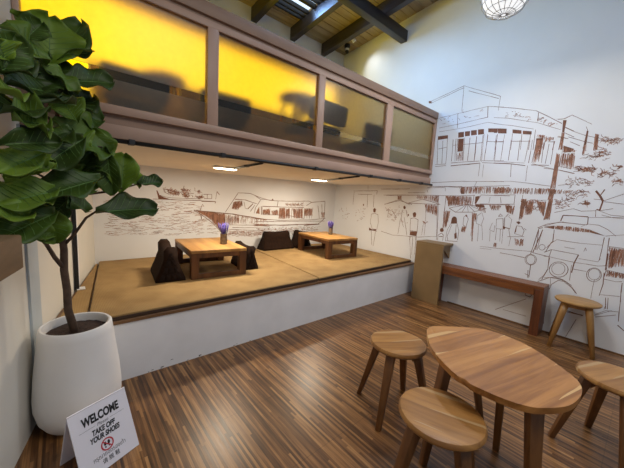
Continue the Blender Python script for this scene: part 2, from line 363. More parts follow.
# ------------------------------------------------------------------ murals
def mural(name, data, P, dens, wmul, label, seed):
    rnd = random.Random(seed); bm = bmesh.new(); q = [0]
    def quad(pts, mi=0):
        q[0] += 1; e = .0008+.0009*(q[0] % 23)/23
        bm.faces.new([bm.verts.new(P(a, b, e)) for a, b in pts]).material_index = mi
    def seg(a, b, w0, w1, mi=0):
        d = b-a
        if d.length < 1e-5: return
        n = Vector((-d.y, d.x)).normalized(); quad([a+n*w0/2, a-n*w0/2, b-n*w1/2, b+n*w1/2], mi)
    def inside(p, poly):
        c = False; j = len(poly)-1
        for i in range(len(poly)):
            a, b = poly[i], poly[j]
            if (a.y > p.y) != (b.y > p.y) and p.x < (b.x-a.x)*(p.y-a.y)/(b.y-a.y)+a.x: c = not c
            j = i
        return c
    for ln in data.split('\n'):
        t = ln.split(); ty, w = t[0], float(t[1])*wmul/1000
        v = [float(x)/1000 for x in t[2:]]; pts = [Vector((v[i], v[i+1])) for i in range(0, len(v), 2)]
        if ty == 'l':
            for a, b in zip(pts, pts[1:]):
                k = max(1, int((b-a).length/.09)); last = a
                for i in range(1, k+1):
                    c = a.lerp(b, i/k)
                    if i < k: c += Vector((rnd.uniform(-1, 1), rnd.uniform(-1, 1)))*.0025
                    seg(last, c, w*rnd.uniform(.6, 1.15), w*rnd.uniform(.6, 1.15)); last = c
        elif ty == 'f':
            q[0] += 1; e = .0004+.0004*(q[0] % 17)/17; bm.faces.new([bm.verts.new(P(a, b, e)) for a, b in pts])
        else:
            xs = [p.x for p in pts]; ys = [p.y for p in pts]; n = int(int(t[1])*dens); done = 0; tries = 0
            while done < n and tries < n*30:
                tries += 1
                if ty == 'h':
                    x = rnd.uniform(min(xs), max(xs)); cr = []
                    for p0, p1 in zip(pts, pts[1:]+pts[:1]):
                        if (p0.x > x) != (p1.x > x): cr.append(p0.y+(p1.y-p0.y)*(x-p0.x)/(p1.x-p0.x))
                    cr.sort()
                    for lo, hi in zip(cr[::2], cr[1::2]):
                        f = rnd.uniform(.3, 1); o0 = rnd.uniform(0, 1-f); y1 = hi-(hi-lo)*o0; y0 = y1-(hi-lo)*f; sl = rnd.uniform(-.006, .006)
                        seg(Vector((x, y1)), Vector((x+sl, y0)), rnd.uniform(.0025, .0065), rnd.uniform(.0015, .004), 1 if rnd.random() < .75 else 0); done += 1
                    continue
                if ty == 'w':
                    p = Vector((rnd.uniform(min(xs), max(xs)), rnd.uniform(min(ys), max(ys))))
                    if not inside(p, pts): continue
                    done += 1; c = p
                    for s in range(rnd.choice((2, 3, 4))):
                        d = c+Vector((rnd.uniform(.015, .035), rnd.uniform(-.007, .007))); seg(c, d, rnd.uniform(.002, .0055), rnd.uniform(.0015, .004), 0 if rnd.random() < .25 else 1); c = d
                    continue
                p = Vector((rnd.uniform(min(xs), max(xs)), rnd.uniform(min(ys), max(ys))))
                if not inside(p, pts): continue
                done += 1; c = p; a = rnd.uniform(-.6, .6)
                for s in range(rnd.choice((1, 2, 3))):
                    L = rnd.uniform(.008, .026); d = c+Vector((math.cos(a), math.sin(a)))*L
                    seg(c, d, rnd.uniform(.003, .007), rnd.uniform(.002, .005), 1 if rnd.random() < .5 else 0); c = d; a += rnd.uniform(-1.5, 1.5)
    o = link(name, bm, None, mats=[M['sepia'], M['wash']]); tag(o, label, 'mural'); return o
MURAL_STREET = """l 5 2364 2890 1885 3005
l 5 2342 2867 1890 2978
l 4 1885 3005 1423 2770
l 4 1818 2924 1439 2747
l 5 1889 2998 1879 2671
l 4 1424 2775 1428 2600
f 0 2380 2906 2335 2897 2332 2865 2376 2874
l 4 2198 2630 1928 2651 1554 2674 1370 2632
l 5 2173 2492 1912 2507 1538 2540
l 4 2167 2437 1845 2447 1530 2476 1344 2417
l 5 1928 2651 1911 2456
l 9 1554 2674 1542 2541
f 0 1893 2394 1818 2395 1810 2324 1885 2324
f 0 1805 2396 1739 2394 1735 2332 1798 2331
f 0 1727 2399 1656 2397 1648 2334 1719 2334
f 0 1640 2400 1569 2398 1561 2333 1632 2332
f 0 2179 2375 2035 2376 2030 2330 2173 2324
f 0 1518 2398 1409 2383 1403 2336 1512 2349
s 10 2152 2640 1598 2670 1586 2564 2140 2532
f 0 1883 2307 1808 2305 1802 2136 1873 2133
h 14 1873 2133 1802 2136 1793 2007 1869 2002
l 6 2177 2357 2148 1981
l 6 2034 2367 2020 1975
l 6 2099 2304 2077 1983
l 6 2153 2195 2028 2208
l 6 2176 1973 2016 1974
l 6 2173 1945 2014 1951
l 6 1894 2308 1872 2011
l 6 1953 2306 1942 2006
l 6 1915 2314 1893 2004
l 6 1940 2226 1561 2226
l 6 1729 2307 1726 2003
l 6 1799 2315 1785 2007
l 5 1569 2321 1563 1986
l 6 1948 1984 1572 1991
l 10 1646 2314 1641 1998
l 10 1944 1944 1720 1955 1561 1964
l 4 1559 2336 1547 1977
l 4 1516 2331 1514 2089
l 4 1519 1943 1515 1778
l 4 1565 1958 1564 1795
l 5 2202 1712 1761 1729 1260 1724
l 5 2136 1656 1753 1659
l 4 1576 1725 1596 1661
l 5 1511 2314 1518 1992
l 5 1414 2302 1406 1993
l 5 1516 2235 1319 2211
l 5 1541 1993 1291 1979
l 5 1538 1968 1287 1944
h 30 1769 1650 1253 1664 1247 1620 1764 1610
l 5 1484 2659 1255 2598 1032 2529 916 2449 780 2350
l 4 1468 2524 1295 2486 1003 2392 902 2342 783 2285
l 4 1459 2449 1257 2396 1030 2325
l 8 1007 2506 1002 2406
s 12 1391 2596 1053 2507 1043 2427 1383 2526
s 12 990 2482 814 2357 820 2317 980 2403
f 0 1452 2389 1415 2381 1408 2328 1445 2333
f 0 1408 2383 1308 2366 1303 2308 1398 2322
f 0 1244 2349 1150 2326 1145 2285 1239 2303
f 0 1136 2320 1046 2302 1044 2264 1131 2279
f 0 992 2215 926 2212 924 2148 989 2147
h 14 989 2147 924 2148 922 2079 986 2084
h 14 992 2262 913 2243 920 2204 993 2219
h 14 923 2233 834 2211 835 2174 920 2162
l 5 1402 2312 1405 2119
l 5 1321 2302 1325 2112
l 5 1432 2221 1323 2210
l 5 1238 2300 1235 2105
l 5 1140 2280 1134 2097
l 5 1054 2263 1051 2090
l 5 1241 2209 1044 2189
l 5 1011 2315 1007 2086
l 5 817 2165 828 2071
l 5 880 2165 822 2159
l 5 905 2181 910 2078
f 0 774 2385 743 2380 748 2253 766 2255
h 16 766 2255 746 2253 744 2065 771 2067
l 5 766 2255 771 2067
l 4 746 2253 744 2065
l 4 740 2245 660 2192
l 4 747 2307 668 2256
l 4 796 2218 705 2180
l 4 819 2399 780 2396 702 2427 688 2411
l 8 739 2109 644 2064
l 8 1400 1956 1228 1940 1060 1910
l 7 1004 1915 835 1903
l 4 1403 1980 1070 1940
l 4 993 1929 831 1871 611 1806
l 5 1408 2242 1396 1988
l 5 1326 2233 1328 1984
l 5 1243 2225 1244 1980
l 5 1149 2215 1145 1974
l 5 1059 2205 1072 1955
l 5 1432 2221 1331 2215
l 5 1027 2202 1032 1938
l 5 984 2197 1001 1937
l 5 914 2161 909 1932
l 5 865 2142 873 1923
l 5 823 2166 825 1914
h 30 984 2197 924 2190 935 1948 988 1936
l 4 1038 1909 1034 1729
l 4 1207 1931 1195 1777
l 4 1372 1723 1189 1727 1029 1707 795 1671
l 4 728 1679 597 1700
l 4 1351 1553 1128 1563
l 4 1121 1560 1121 1501
l 4 1043 1562 1042 1504
h 150 1362 1642 1152 1652 791 1645 635 1631 635 1589 794 1577 1142 1567 1353 1569
h 36 784 2037 758 2022 751 1643 791 1642
h 36 791 1642 751 1643 758 1517 798 1515
l 5 784 2037 791 1642 798 1515
l 5 758 2022 751 1643 758 1517
l 4 738 2102 743 1889 642 1858
f 0 733 2109 643 2060 665 2035 730 2040
h 24 740 2034 641 2013 642 1858 750 1896
l 4 831 2404 764 2396 704 2426 533 2306
l 4 739 2244 659 2194
l 4 741 2298 584 2205 491 2168
l 4 707 2200 575 2139 503 2112
l 4 575 2288 553 2234
l 4 801 2210 704 2179
l 4 684 2146 600 2095
f 0 565 2248 551 2240 551 2104 572 2092
h 14 572 2092 551 2104 548 2038 568 1987
h 34 494 2207 468 2198 461 2044 487 2027
s 26 454 2177 284 2145 279 2102 370 2099 449 2138
s 26 529 2010 353 2035 350 1947 501 1943
s 26 583 1881 432 1862 439 1839 578 1843
s 8 279 1881 249 1879 246 1855 276 1856
s 8 440 2068 382 2050 386 2012 433 2016
h 20 737 2101 620 2050 628 2031 665 2034 727 2018
h 20 738 2019 628 2031 625 1845 747 1874
s 26 581 1867 431 1849 445 1810 576 1827
s 26 611 1774 425 1732 447 1679 662 1678
s 26 730 1521 558 1528 609 1429 729 1421
s 20 635 1636 550 1624 557 1515 621 1526
s 20 418 1822 264 1830 309 1769 392 1770
s 20 485 1511 435 1507 441 1480 481 1485
s 14 540 1624 440 1626 443 1573 521 1557
s 14 273 1731 231 1743 226 1699 269 1699
l 15 416 1627 375 1569 351 1524 362 1432
l 9 352 1641 377 1582
l 10 387 1437 357 1426
l 4 351 1524 274 1566 213 1600
l 4 341 1518 200 1500
l 4 420 1541 362 1537
l 4 357 1426 268 1452
l 4 723 1378 567 1432 502 1409 385 1424
l 4 356 1419 277 1386 184 1381
l 4 391 1430 385 1364
l 5 878 1872 727 1845 604 1807
h 50 789 1533 755 1534 758 1291 805 1286
l 9 656 1289 643 1354 439 1354 434 1273
l 6 649 1278 438 1269
h 150 794 1204 694 1235 542 1240 418 1225 346 1196 394 1192 535 1185 689 1192
f 0 418 1225 286 1171 394 1190
f 0 795 1209 705 1231 700 1193
l 5 796 1219 666 1277 568 1273
l 4 481 1247 435 1280 347 1276 276 1238 214 1181
l 4 434 1348 182 1370
l 4 342 1382 256 1361 181 1360
l 4 389 1378 384 1359
l 4 286 1171 233 1185 160 1201
l 5 699 1186 694 1070
l 5 758 918 694 960 463 944
l 4 691 1049 663 1079 468 1069 297 1076
l 4 457 903 307 899 293 936
l 5 694 960 706 876 753 874
l 4 706 876 483 855 302 855 238 873
l 5 706 876 700 735 725 656
l 4 494 781 380 779
l 4 588 1007 501 1001
l 4 427 986 418 1029 408 996
l 5 747 920 704 1046
l 6 293 1156 300 914
l 6 257 1158 247 871
l 10 463 944 487 847 494 738
l 6 526 767 527 737 537 708 555 684 580 668 608 661 636 664 660 679 678 701 687 730 685 761 674 791 655 815 629 831 601 836 574 832 551 817 534 795 526 767
l 5 264 771 264 746 271 722 283 703 300 689 319 684 338 688 355 701 367 720 374 745 374 770 367 795 354 814 337 827 318 831 299 827 283 814 271 795 264 771
l 4 553 768 553 745 560 723 573 705 591 693 610 688 630 691 647 703 660 720 666 742 665 766 658 788 644 806 627 818 607 822 588 818 571 807 559 790 553 768
l 4 274 774 274 754 279 734 289 719 302 708 317 704 332 707 346 718 356 734 361 753 361 774 356 794 346 810 332 820 317 824 302 820 289 809 279 794 274 774
h 60 244 1065 142 1063 120 893 225 843
l 4 250 1071 143 1067
l 4 232 828 110 817
l 9 245 999 241 826
l 5 659 503 644 568 595 626 528 628 468 579 424 520
l 5 721 623 632 653 552 644 476 599
l 5 664 638 653 550
l 4 505 822 499 650
l 4 489 783 380 779
l 4 308 714 310 504
l 4 235 854 242 758
l 4 238 732 155 726 112 738
l 4 254 563 109 586
l 4 186 549 176 430
l 4 255 347 187 412 98 429
l 4 252 320 111 391
l 5 513 248 504 266
l 6 247 797 240 677 253 550
l 6 204 544 190 432
l 6 110 725 85 333
l 7 477 312 349 299
h 40 232 828 110 817 103 766 223 762
l 5 851 1190 766 1246 630 1282
l 6 839 1169 838 934
l 6 862 894 710 875
l 6 863 749 863 592
l 5 700 866 700 726 740 599
l 5 773 566 671 640 566 643 474 577 434 526
l 6 1196 832 931 820
l 6 907 630 866 615
l 5 699 1140 695 1039
l 5 741 974 689 1062
l 8 802 1173 862 894
l 5 816 819 817 797 824 776 836 759 853 748 872 744 891 747 908 758 920 776 926 797 925 820 918 841 905 858 888 869 869 872 850 868 834 857 822 840 816 819
l 5 829 817 829 797 834 779 843 764 856 754 871 751 885 755 898 765 908 781 912 800 912 820 907 838 897 853 884 862 870 865 856 861 843 851 834 835 829 817
l 5 754 976 754 965 758 955 765 946 773 941 784 939 794 941 802 947 809 956 812 967 811 978 807 988 800 997 791 1002 781 1004 771 1002 763 996 757 987 754 976
l 5 1159 93 857 329
l 5 1075 121 831 120
l 5 881 679 874 587
l 4 767 590 715 672
l 4 701 562 659 88
l 7 868 421 808 391 823 363 872 372 868 421
l 4 453 18 393 242
l 4 260 334 145 426
l 4 193 482 199 418
l 8 522 296 346 303
l 8 86 294 36 254
h 110 1792 1652 1187 1658 1178 1580 1763 1556
f 0 1770 1643 1727 1653 1716 1557 1760 1556
l 5 2207 1524 1812 1527 1579 1544
l 5 2222 1657 1826 1646 1189 1674
l 5 2088 1518 2030 869
l 5 1965 1522 1960 1068
h 100 1956 1523 1610 1534 1603 1406 1920 1369
h 40 1969 1310 1877 1317 1904 1075 1958 1050
l 5 1557 1425 1501 1550 1174 1549
l 5 1557 1425 1161 1439
l 6 1587 1544 1595 1406
l 4 1391 1525 1397 1451
l 4 1275 1529 1259 1458
f 0 1569 1527 1515 1537 1547 1434 1566 1433
f 0 1565 1422 1455 1423 1435 1390 1545 1392
h 20 1545 1392 1435 1390 1419 1316 1507 1343
h 20 1378 1419 1248 1426 1269 1360 1356 1354
h 26 1584 1312 1552 1314 1538 925 1558 922
l 6 1899 1352 1663 1420 1418 1375 1585 1317 1804 1300 1899 1352
l 5 1663 1420 1804 1300
l 5 1663 1420 1717 1307
l 5 1663 1420 1634 1313
l 5 1663 1420 1553 1323
l 5 1663 1420 1476 1346
f 0 1844 1214 1823 1239 1796 1238 1776 1216 1764 1145 1852 1132
f 0 1786 997 1757 1019 1744 939 1774 925
f 0 1995 1042 1969 1062 1949 1051 1939 1018 1961 997 1995 1007
l 5 1847 1136 1891 1039 1901 879
l 5 1764 1145 1729 1041 1732 913
l 5 1836 1119 1881 947 1864 884
l 5 1774 1126 1769 999
l 5 1901 879 1730 895
l 8 2013 948 1969 982 1938 958 1938 873
l 8 2013 948 2018 871
l 8 2001 927 1945 935
l 5 1684 1242 1683 1136 1643 1105 1623 1222 1654 1271 1684 1242
l 4 1515 1274 1516 1171 1453 1152 1434 1248 1466 1321 1515 1274
l 4 1485 1157 1475 935
l 4 1446 1153 1415 961
h 26 1695 1117 1635 1115 1651 1033 1693 1027
h 26 1559 1305 1527 1308 1525 1222 1537 1186
f 0 1670 1270 1655 1280 1641 1264 1651 1245
l 5 1267 1287 1250 1321 1222 1296 1267 1287
l 5 1285 1253 1214 1265 1198 1132 1277 1131 1285 1253
l 4 1195 1278 1187 1158 1124 1141
l 4 1189 1286 1166 1328 1144 1306
l 4 1270 1132 1267 983
l 4 1226 1129 1215 974
l 4 1322 1200 1334 1174 1348 1105 1294 1087 1296 1170
l 4 1339 1090 1330 957
f 0 1203 1172 1173 1159 1184 1130 1202 1140
f 0 1070 1237 1042 1248 1023 1230 1044 1209
l 5 1061 1191 1070 1095 988 1075 976 1139 1009 1189 1061 1191
l 7 980 1169 956 1149
l 8 1060 1183 1061 1112
l 4 1139 1046 968 1070
l 4 1104 1043 1111 929
l 4 1040 1495 809 1513
l 4 1120 1562 1119 1445
l 4 1042 1564 1043 1256
l 4 1436 875 1240 882 878 906
l 4 1433 849 1296 856
h 26 1062 1033 971 1046 966 953 1044 940
h 60 1207 1432 1112 1437 1116 1312 1190 1353
h 60 1049 1518 1002 1520 1013 1274 1045 1271
h 60 1014 1496 927 1501 932 1342 993 1322
h 60 902 1494 813 1498 814 1322 865 1392
h 30 1387 1430 1263 1429 1314 1377 1373 1373
l 5 1502 1432 1113 1450
l 5 825 931 802 1175
l 7 880 875 839 1186 804 1197
s 26 979 1521 832 1512 863 1378 961 1370
h 12 1277 951 1240 949 1248 889 1278 893
l 4 1201 1272 1194 1152 1124 1152 1120 1264 1171 1307 1201 1272
l 4 1199 1135 1190 949
l 4 1137 1143 1111 1042
l 6 1195 1160 1124 1149
l 6 3036 1500 2289 1523 2069 1526
l 5 2575 1551 2293 1558
l 5 2260 1635 1988 1639
l 5 1988 1639 1982 1593
l 5 2256 1597 2242 1559
l 7 3007 1343 2713 1422 2488 1372
l 6 2558 1389 2324 1460 2036 1397 2557 1385
h 60 2416 1515 2069 1523 2066 1414 2324 1460 2420 1456
h 60 2274 1384 2074 1395 2074 1225 2240 1269
h 16 2758 1500 2686 1502 2679 1434 2751 1431
l 5 2069 1523 2030 924
l 5 1965 1526 1959 1142
h 90 1965 1521 1770 1527 1755 1395 1924 1403
f 0 2459 1229 2439 1252 2413 1252 2397 1225 2405 1177 2444 1177
f 0 2475 945 2350 957 2357 883 2475 883
f 0 2639 1327 2618 1344 2592 1325 2597 1288 2626 1290
f 0 2547 1209 2530 1219 2518 1195 2535 1177
l 6 2486 1149 2476 955 2354 960 2357 1141 2425 1165 2486 1149
l 6 2649 1270 2658 1133 2596 993
l 6 2580 1275 2545 1164
l 6 2670 1132 2691 875
l 6 2602 1159 2525 876
l 5 2455 865 2471 805
l 5 2378 876 2361 821
l 6 2909 1284 2919 1131
l 6 2842 1245 2745 1146
l 5 2264 1110 2274 911
l 5 2233 1113 2232 916
l 5 3025 876 2786 841 2323 873 2040 923
l 5 2253 1385 2235 1133
s 18 2963 1302 2734 1274 2738 1083 2912 1066
h 20 2287 1128 2193 1127 2239 1070
l 6 2472 864 2417 514
l 6 2420 856 2407 579
l 6 2357 880 2358 588
l 7 3241 879 3200 605
l 7 3143 884 3169 593
l 11 3284 873 3113 867
f 0 3234 1242 3208 1271 3172 1246 3183 1191 3223 1193
f 0 3294 910 3220 884 3136 894 3134 876 3289 859
f 0 3475 1320 3452 1326 3448 1293 3472 1292
l 6 3262 1156 3275 1005 3221 895 3122 895 3100 1023 3122 1156 3193 1177 3262 1156
l 6 3726 1555 3178 1573 3186 1510
l 6 3609 1498 3283 1503
l 6 2984 1499 2539 1513
l 6 3006 1341 2715 1441 2522 1358
l 6 3240 1498 3232 1283
l 6 3708 1543 3717 1302
l 6 3384 1505 3375 1274
l 6 3100 1601 2550 1614
l 7 3391 1660 3383 1585
s 10 4119 1228 3710 1229 3721 1008 4098 998
s 10 3644 1209 3402 1249 3409 1014 3591 996
s 22 2963 1300 2530 1347 2518 1020 2891 1109
h 14 2757 1492 2685 1494 2680 1443 2751 1439"""
MURAL_BOATS = """f 0 937 1373 952 1368 973 1312 1016 1291 1102 1264 962 1259
l 4 894 1259 1102 1260
l 9 1519 1252 1726 1253 1717 1227
l 5 1110 1256 1519 1261
l 5 1726 1287 1744 1401 1784 1356
s 30 1017 1411 1191 1371 1207 1328 1094 1332
s 18 1232 1407 1359 1406 1342 1379 1241 1373
s 18 1257 1348 1333 1343 1333 1299 1249 1304
s 18 1412 1311 1519 1325 1519 1301
s 7 1411 1397 1482 1404 1473 1372
l 5 1546 1350 1667 1356 1668 1294 1556 1290
l 5 1601 1353 1602 1292
w 130 367 1236 1412 1231 1634 965 1813 748 355 811
w 40 2399 819 3749 830 3828 688 2403 702
w 30 1835 807 2629 780 2633 691 1836 728
l 6 962 1265 1110 1261 1308 1259 1519 1261
l 5 973 1312 1031 1295 1126 1282 1274 1283 1519 1283
l 4 1017 1411 1032 1354 1094 1328
l 5 1032 1395 1224 1364 1411 1356
l 5 1032 1392 1044 1349
l 5 1074 1385 1086 1344
l 5 1117 1377 1129 1338
l 6 1160 1369 1173 1333
l 6 1204 1361 1217 1327
l 6 1249 1353 1262 1321
l 6 1294 1345 1308 1316
l 6 1340 1336 1354 1310
l 6 1387 1328 1401 1304
h 20 1891 1057 2621 972 2649 915 1936 903
l 5 1936 903 2357 890 2676 862
l 5 1825 807 2001 831 2383 805 2689 804
l 6 3013 1173 3017 996
l 6 3069 1174 3073 996
l 6 3125 1175 3130 995
l 6 3183 1176 3188 995
l 6 3241 1177 3246 995
l 6 3300 1178 3306 994
l 6 3360 1179 3366 994
l 6 3421 1180 3427 994
l 6 3482 1181 3489 994
l 6 3545 1182 3552 993
l 6 2830 1296 2814 1207
l 6 2535 1063 3033 1053 3418 994
h 260 1414 1128 1541 1106 1692 1098 1871 1076 1884 923 1815 807 1655 984 1523 1069
l 9 1414 1122 1634 1101 1995 1071 2260 1031 2621 976
l 6 1414 1117 1532 1050 1674 946 1815 798
h 24 1871 1070 2103 1051 2106 920 1894 903
h 40 2147 1051 2620 987 2596 959 2148 1011
l 5 1531 1207 1500 1114
l 5 1531 1207 1555 1180
l 5 1495 1096 1520 994
l 5 1526 1096 1520 994
l 5 1880 1099 2083 1399
l 5 2083 1399 2293 1400 2459 1346 2667 1301
l 5 2484 1305 2394 1177 2373 1083
l 5 2185 1264 2210 1164 2256 1154
l 6 2525 1201 2672 1193
l 7 2032 1299 2206 1295 2415 1240
l 7 2500 1200 2506 1063
l 7 2381 1219 2303 1114
l 10 2345 1238 2256 1154
h 60 2012 1259 2151 1293 2165 1203 2079 1131 1983 1150
h 24 2408 1104 2464 1200 2469 1073 2409 1079
h 24 2539 1148 2673 1172 2678 1063 2555 1067
h 46 2356 920 2685 899 2686 870 2381 869
l 5 2000 861 2688 833
s 26 2001 801 2505 773 2482 720 2002 771
l 6 2380 1370 2477 1315 2549 1318 2700 1302 2992 1301
l 6 3463 1233 3584 1297 3929 1332
l 6 2992 1301 3519 1319 3584 1297
f 0 2699 1324 2719 1333 2739 1304 2701 1296
s 34 2967 1260 3370 1260 3387 1232 2982 1229
l 8 3929 1332 3940 991 3779 879 3427 861
l 7 2542 1201 3053 1197 3404 1197
l 7 2517 1201 2523 1063
l 8 3751 1240 3804 992
l 6 3623 1201 3606 993
l 7 3849 1267 3886 1017
l 6 2393 999 2901 963 3608 968 3975 996
l 6 2395 947 3945 940
h 30 2532 1137 2656 1161 2673 1063 2535 1063
h 30 2695 1129 2837 1153 2842 1053 2712 1052
h 30 2999 1166 3082 1179 3093 996 3008 996
h 50 2857 1186 2984 1189 2995 985 2859 986
h 50 3420 1185 3608 1188 3619 1042 3415 1030
h 50 3139 1180 3375 1184 3387 994 3179 995
h 12 3844 1117 3930 1118 3923 991 3870 1004
l 11 2397 894 2987 878 3487 884 3813 879
s 60 2398 841 3748 842 3690 743 3198 666 3077 764 2400 787"""
mural('wall_mural', MURAL_STREET, lambda a, b, e: (XR-e, a, b), 1.6, 1.1, 'sepia street mural of a corner shophouse, crowd and small truck on the right wall', 3)
mural('wall_mural', MURAL_BOATS, lambda a, b, e: (a, YB-e, b), 2.8, 1.5, 'sepia line drawing of river boats on the wall behind the platform', 5)

# ------------------------------------------------------------------ loft
loft = bpy.data.objects.new('loft_partition', None); COL.objects.link(loft); loft.location = (2, YL, 1.69); struct(loft, 'glazed front of the upper floor')
def lp(o): return loc_parent(o, loft)
xl, xr = XL(YL)+.003, XR-.002
slabm = bmesh.new(); slab(slabm, [(XL(YL+.05)+.003, YL+.05), (XR, YL+.05), (XR, YB), (XL(YB)+.003, YB)], 1.672, 1.85, 0)
struct(link('ceiling_loft_slab', slabm, M['soffit']), 'cream ceiling above the platform')
lp(bx('lower_fascia', (xl, YL+.005, 1.694), (xr, YL+.05, 1.775), M['taupe2'], bev=.004))
lp(bx('recess_board', (xl, YL+.03, 1.775), (xr, YL+.06, 1.838), M['taupe']))
lp(bx('bottom_rail', (xl, YL-.005, 1.836), (xr, YL+.06, 1.888), M['taupe2'], bev=.004))
lp(bx('top_rail', (xl, YL-.002, 2.552), (xr, YL+.06, 2.60), M['taupe2'], bev=.004))
lp(bx('shadow_gap_board', (xl, YL+.012, 2.598), (xr, YL+.05, 2.625), M['taupe']))
lp(bx('handrail_board', (xl, YL-.012, 2.622), (xr, YL+.085, 2.71), M['taupe'], bev=.005))
win = [(-.125, .836), (.918, 1.90), (1.982, 2.992), (3.112, 4.150)]
posts = [(xl, -.125), (.836, .918), (1.90, 1.982), (2.992, 3.112), (4.150, xr)]
for a, b in posts:
    lp(bx('post', (a, YL-.002, 1.886), (b, YL+.055, 2.556), M['taupe2'], bev=.003))
for i, (a, b) in enumerate(win):
    w = bpy.data.objects.new('window_%d' % (i+1), None); COL.objects.link(w); w.location = ((a+b)/2, YL+.025, 1.886); struct(w, ['frosted loft pane behind the plant', 'second frosted loft pane from the left', 'third frosted loft pane from the left', 'frosted loft pane next to the street mural'][i])
    def wp(o, w=w): return loc_parent(o, w)
    wp(bx('clear_strip', (a, YL+.020, 2.043), (b, YL+.026, 2.094), M['clear']))
    wp(bx('upper_frosted_pane', (a, YL+.020, 2.094), (b, YL+.026, 2.554), M['frost']))
    wp(bx('lower_frosted_pane', (a, YL+.020, 1.886), (b, YL+.026, 2.043), M['frost']))
# back of the loft: backlit yellow panel, brown dado below it
tag(bx('light_panel', (.30, YB-.03, 2.74), (XR-.22, YB-.001, 3.42), M['yellow'], bev=.004), 'long glowing yellow light panel on the back wall behind the frosted loft windows', 'light panel', 'yellow light panels')
tag(on_left('light_panel', 2.36, 4.12, 2.10, 3.42, .02, M['yellow']), 'added glowing sheet on the left wall behind the first loft pane, standing in for yellow light on it', 'light panel', 'yellow light panels')  # added glow, stands in for yellow light falling on this wall
struct(bx('trim_light_baffle', (.30, YB-.17, 3.422), (XR-.01, YB-.001, 3.70), M['taupe']))  # added dark box, keeps the panel's light off the ceiling and upper walls
struct(bx('floor_loft', (.02, YL+.07, 1.85), (XR-.001, YB-.016, 1.862), M['edge']), 'wood floor of the loft')
struct(bx('trim_dado', (.30, YB-.015, 1.85), (XR-.01, YB-.001, 2.735), M['loftwall']))

def make_loft_chair():
    o = empty('lounge_chair', (0, 0, 0))
    bm = bmesh.new(); box(bm, (-.25, -.24, .25), (.25, .24, .33), .03, 3); link('seat', bm, M['darkseat'], o, 'auto')
    bm = bmesh.new(); box(bm, (-.27, -.30, .33), (.27, -.22, .55), .035, 4, rot=Matrix.Rotation(R_(8), 3, 'X'), piv=Vector((0, -.25, .36))); link('backrest', bm, M['darkseat'], o, 'auto')
    for sx in (-1, 1):
        for sy in (-1, 1):
            bm = bmesh.new(); blade(bm, (sx*.22, sy*.21, .26), (sx*.25, sy*.25, 0), .035, .026, .035, .026, (sx, sy, 0), .004); link('leg', bm, M['chairw'], o)
        bm = bmesh.new(); tube(bm, [(sx*.235, -.22, .17), (sx*.235, .22, .17)], .011, 8); link('side_rail', bm, M['chairw'], o, True)
    return o
chair = make_loft_chair()
spots = [(.52, 3.36, .08, 'dark upholstered chair behind the first frosted loft pane, seen past the plant'), (1.36, 3.30, -.05, 'dark upholstered chair behind the left end of the second frosted loft pane'),
         (2.20, 2.66, .05, 'dark upholstered chair behind the post between second and third loft panes'), (3.33, 2.84, -.06, 'dark upholstered chair behind the right end of the third loft pane'), (3.90, 3.45, .15, 'dark upholstered chair behind the last loft pane by the mural')]
for i, (x, y, a, lab) in enumerate(spots):
    o = chair if i == 0 else copy_tree(chair)
    o.location = (x, y, 1.8625); o.rotation_euler.z = a; tag(o, lab, 'chair', 'chairs up in the loft')
def make_loft_table():
    o = empty('cafe_table', (0, 0, 0))
    bm = bmesh.new(); lathe(bm, [(.23, .77), (.24, .78), (.24, .795), (.23, .805)], 32); link('tabletop', bm, M['chairw'], o, 'auto')
    for sx in (-1, 1):
        for sy in (-1, 1):
            bm = bmesh.new(); blade(bm, (sx*.12, sy*.12, .775), (sx*.17, sy*.17, 0), .04, .03, .04, .03, (sx, sy, 0), .004); link('leg', bm, M['chairw'], o)
    return o
lt = make_loft_table()
for i, (x, y, lab) in enumerate([(2.38, 3.20, 'round amber wood cafe table behind the right half of the second loft pane'), (.95, 3.86, 'round amber wood cafe table farther back behind the first loft pane'), (2.86, 3.45, 'round amber wood cafe table behind the third loft pane')]):
    o = lt if i == 0 else copy_tree(lt)
    o.location = (x, y, 1.8625); tag(o, lab, 'table', 'cafe tables up in the loft')

# black conduit under the loft front, with arms to the lamps
cd = empty('cable_conduit', (2, YL+.0, 1.672)); tag(cd, 'black conduit running under the loft front with arms to the lamps', 'conduit')
bm = bmesh.new(); tube(bm, [(xl-2, .055-.075, .004), (xr-2, .055-.075, .004)], .014, 10); link('pipe', bm, M['black'], cd, True)
for x in (.35, .95, 1.9, 2.75, 3.35, 3.9):
    bm = bmesh.new(); box(bm, (x-2-.018, -.042, -.012), (x-2+.018, .01, .022), .004); link('clip', bm, M['black'], cd)
# lamps
def ceiling_lamp(x, y, L, label):
    o = empty('ceiling_lamp', (x, y, 1.6715)); tag(o, label, 'lamp', 'flat lamps under the loft')
    bm = bmesh.new(); box(bm, (-L/2, -.05, -.022), (L/2, .05, 0), .006); link('housing', bm, M['white'], o)
    bm = bmesh.new(); box(bm, (-L/2+.012, -.042, -.030), (L/2-.012, .042, -.0215), .004); link('diffuser', bm, M['lampglow'], o)
    ld = bpy.data.lights.new('batten_light', 'AREA'); ld.shape = 'RECTANGLE'; ld.size = L; ld.size_y = .09; ld.energy = E_BATTEN; ld.color = (1, .87, .68)
    lo = bpy.data.objects.new('batten_light', ld); COL.objects.link(lo); lo.location = (x, y, 1.6715-.034); lo.parent = None
    return o
E_BATTEN = 20
ceiling_lamp(1.36, 3.06, .25, 'glowing flat lamp under the loft, above the left low table')
ceiling_lamp(2.92, 3.28, .26, 'glowing flat lamp under the loft, above the right low table')
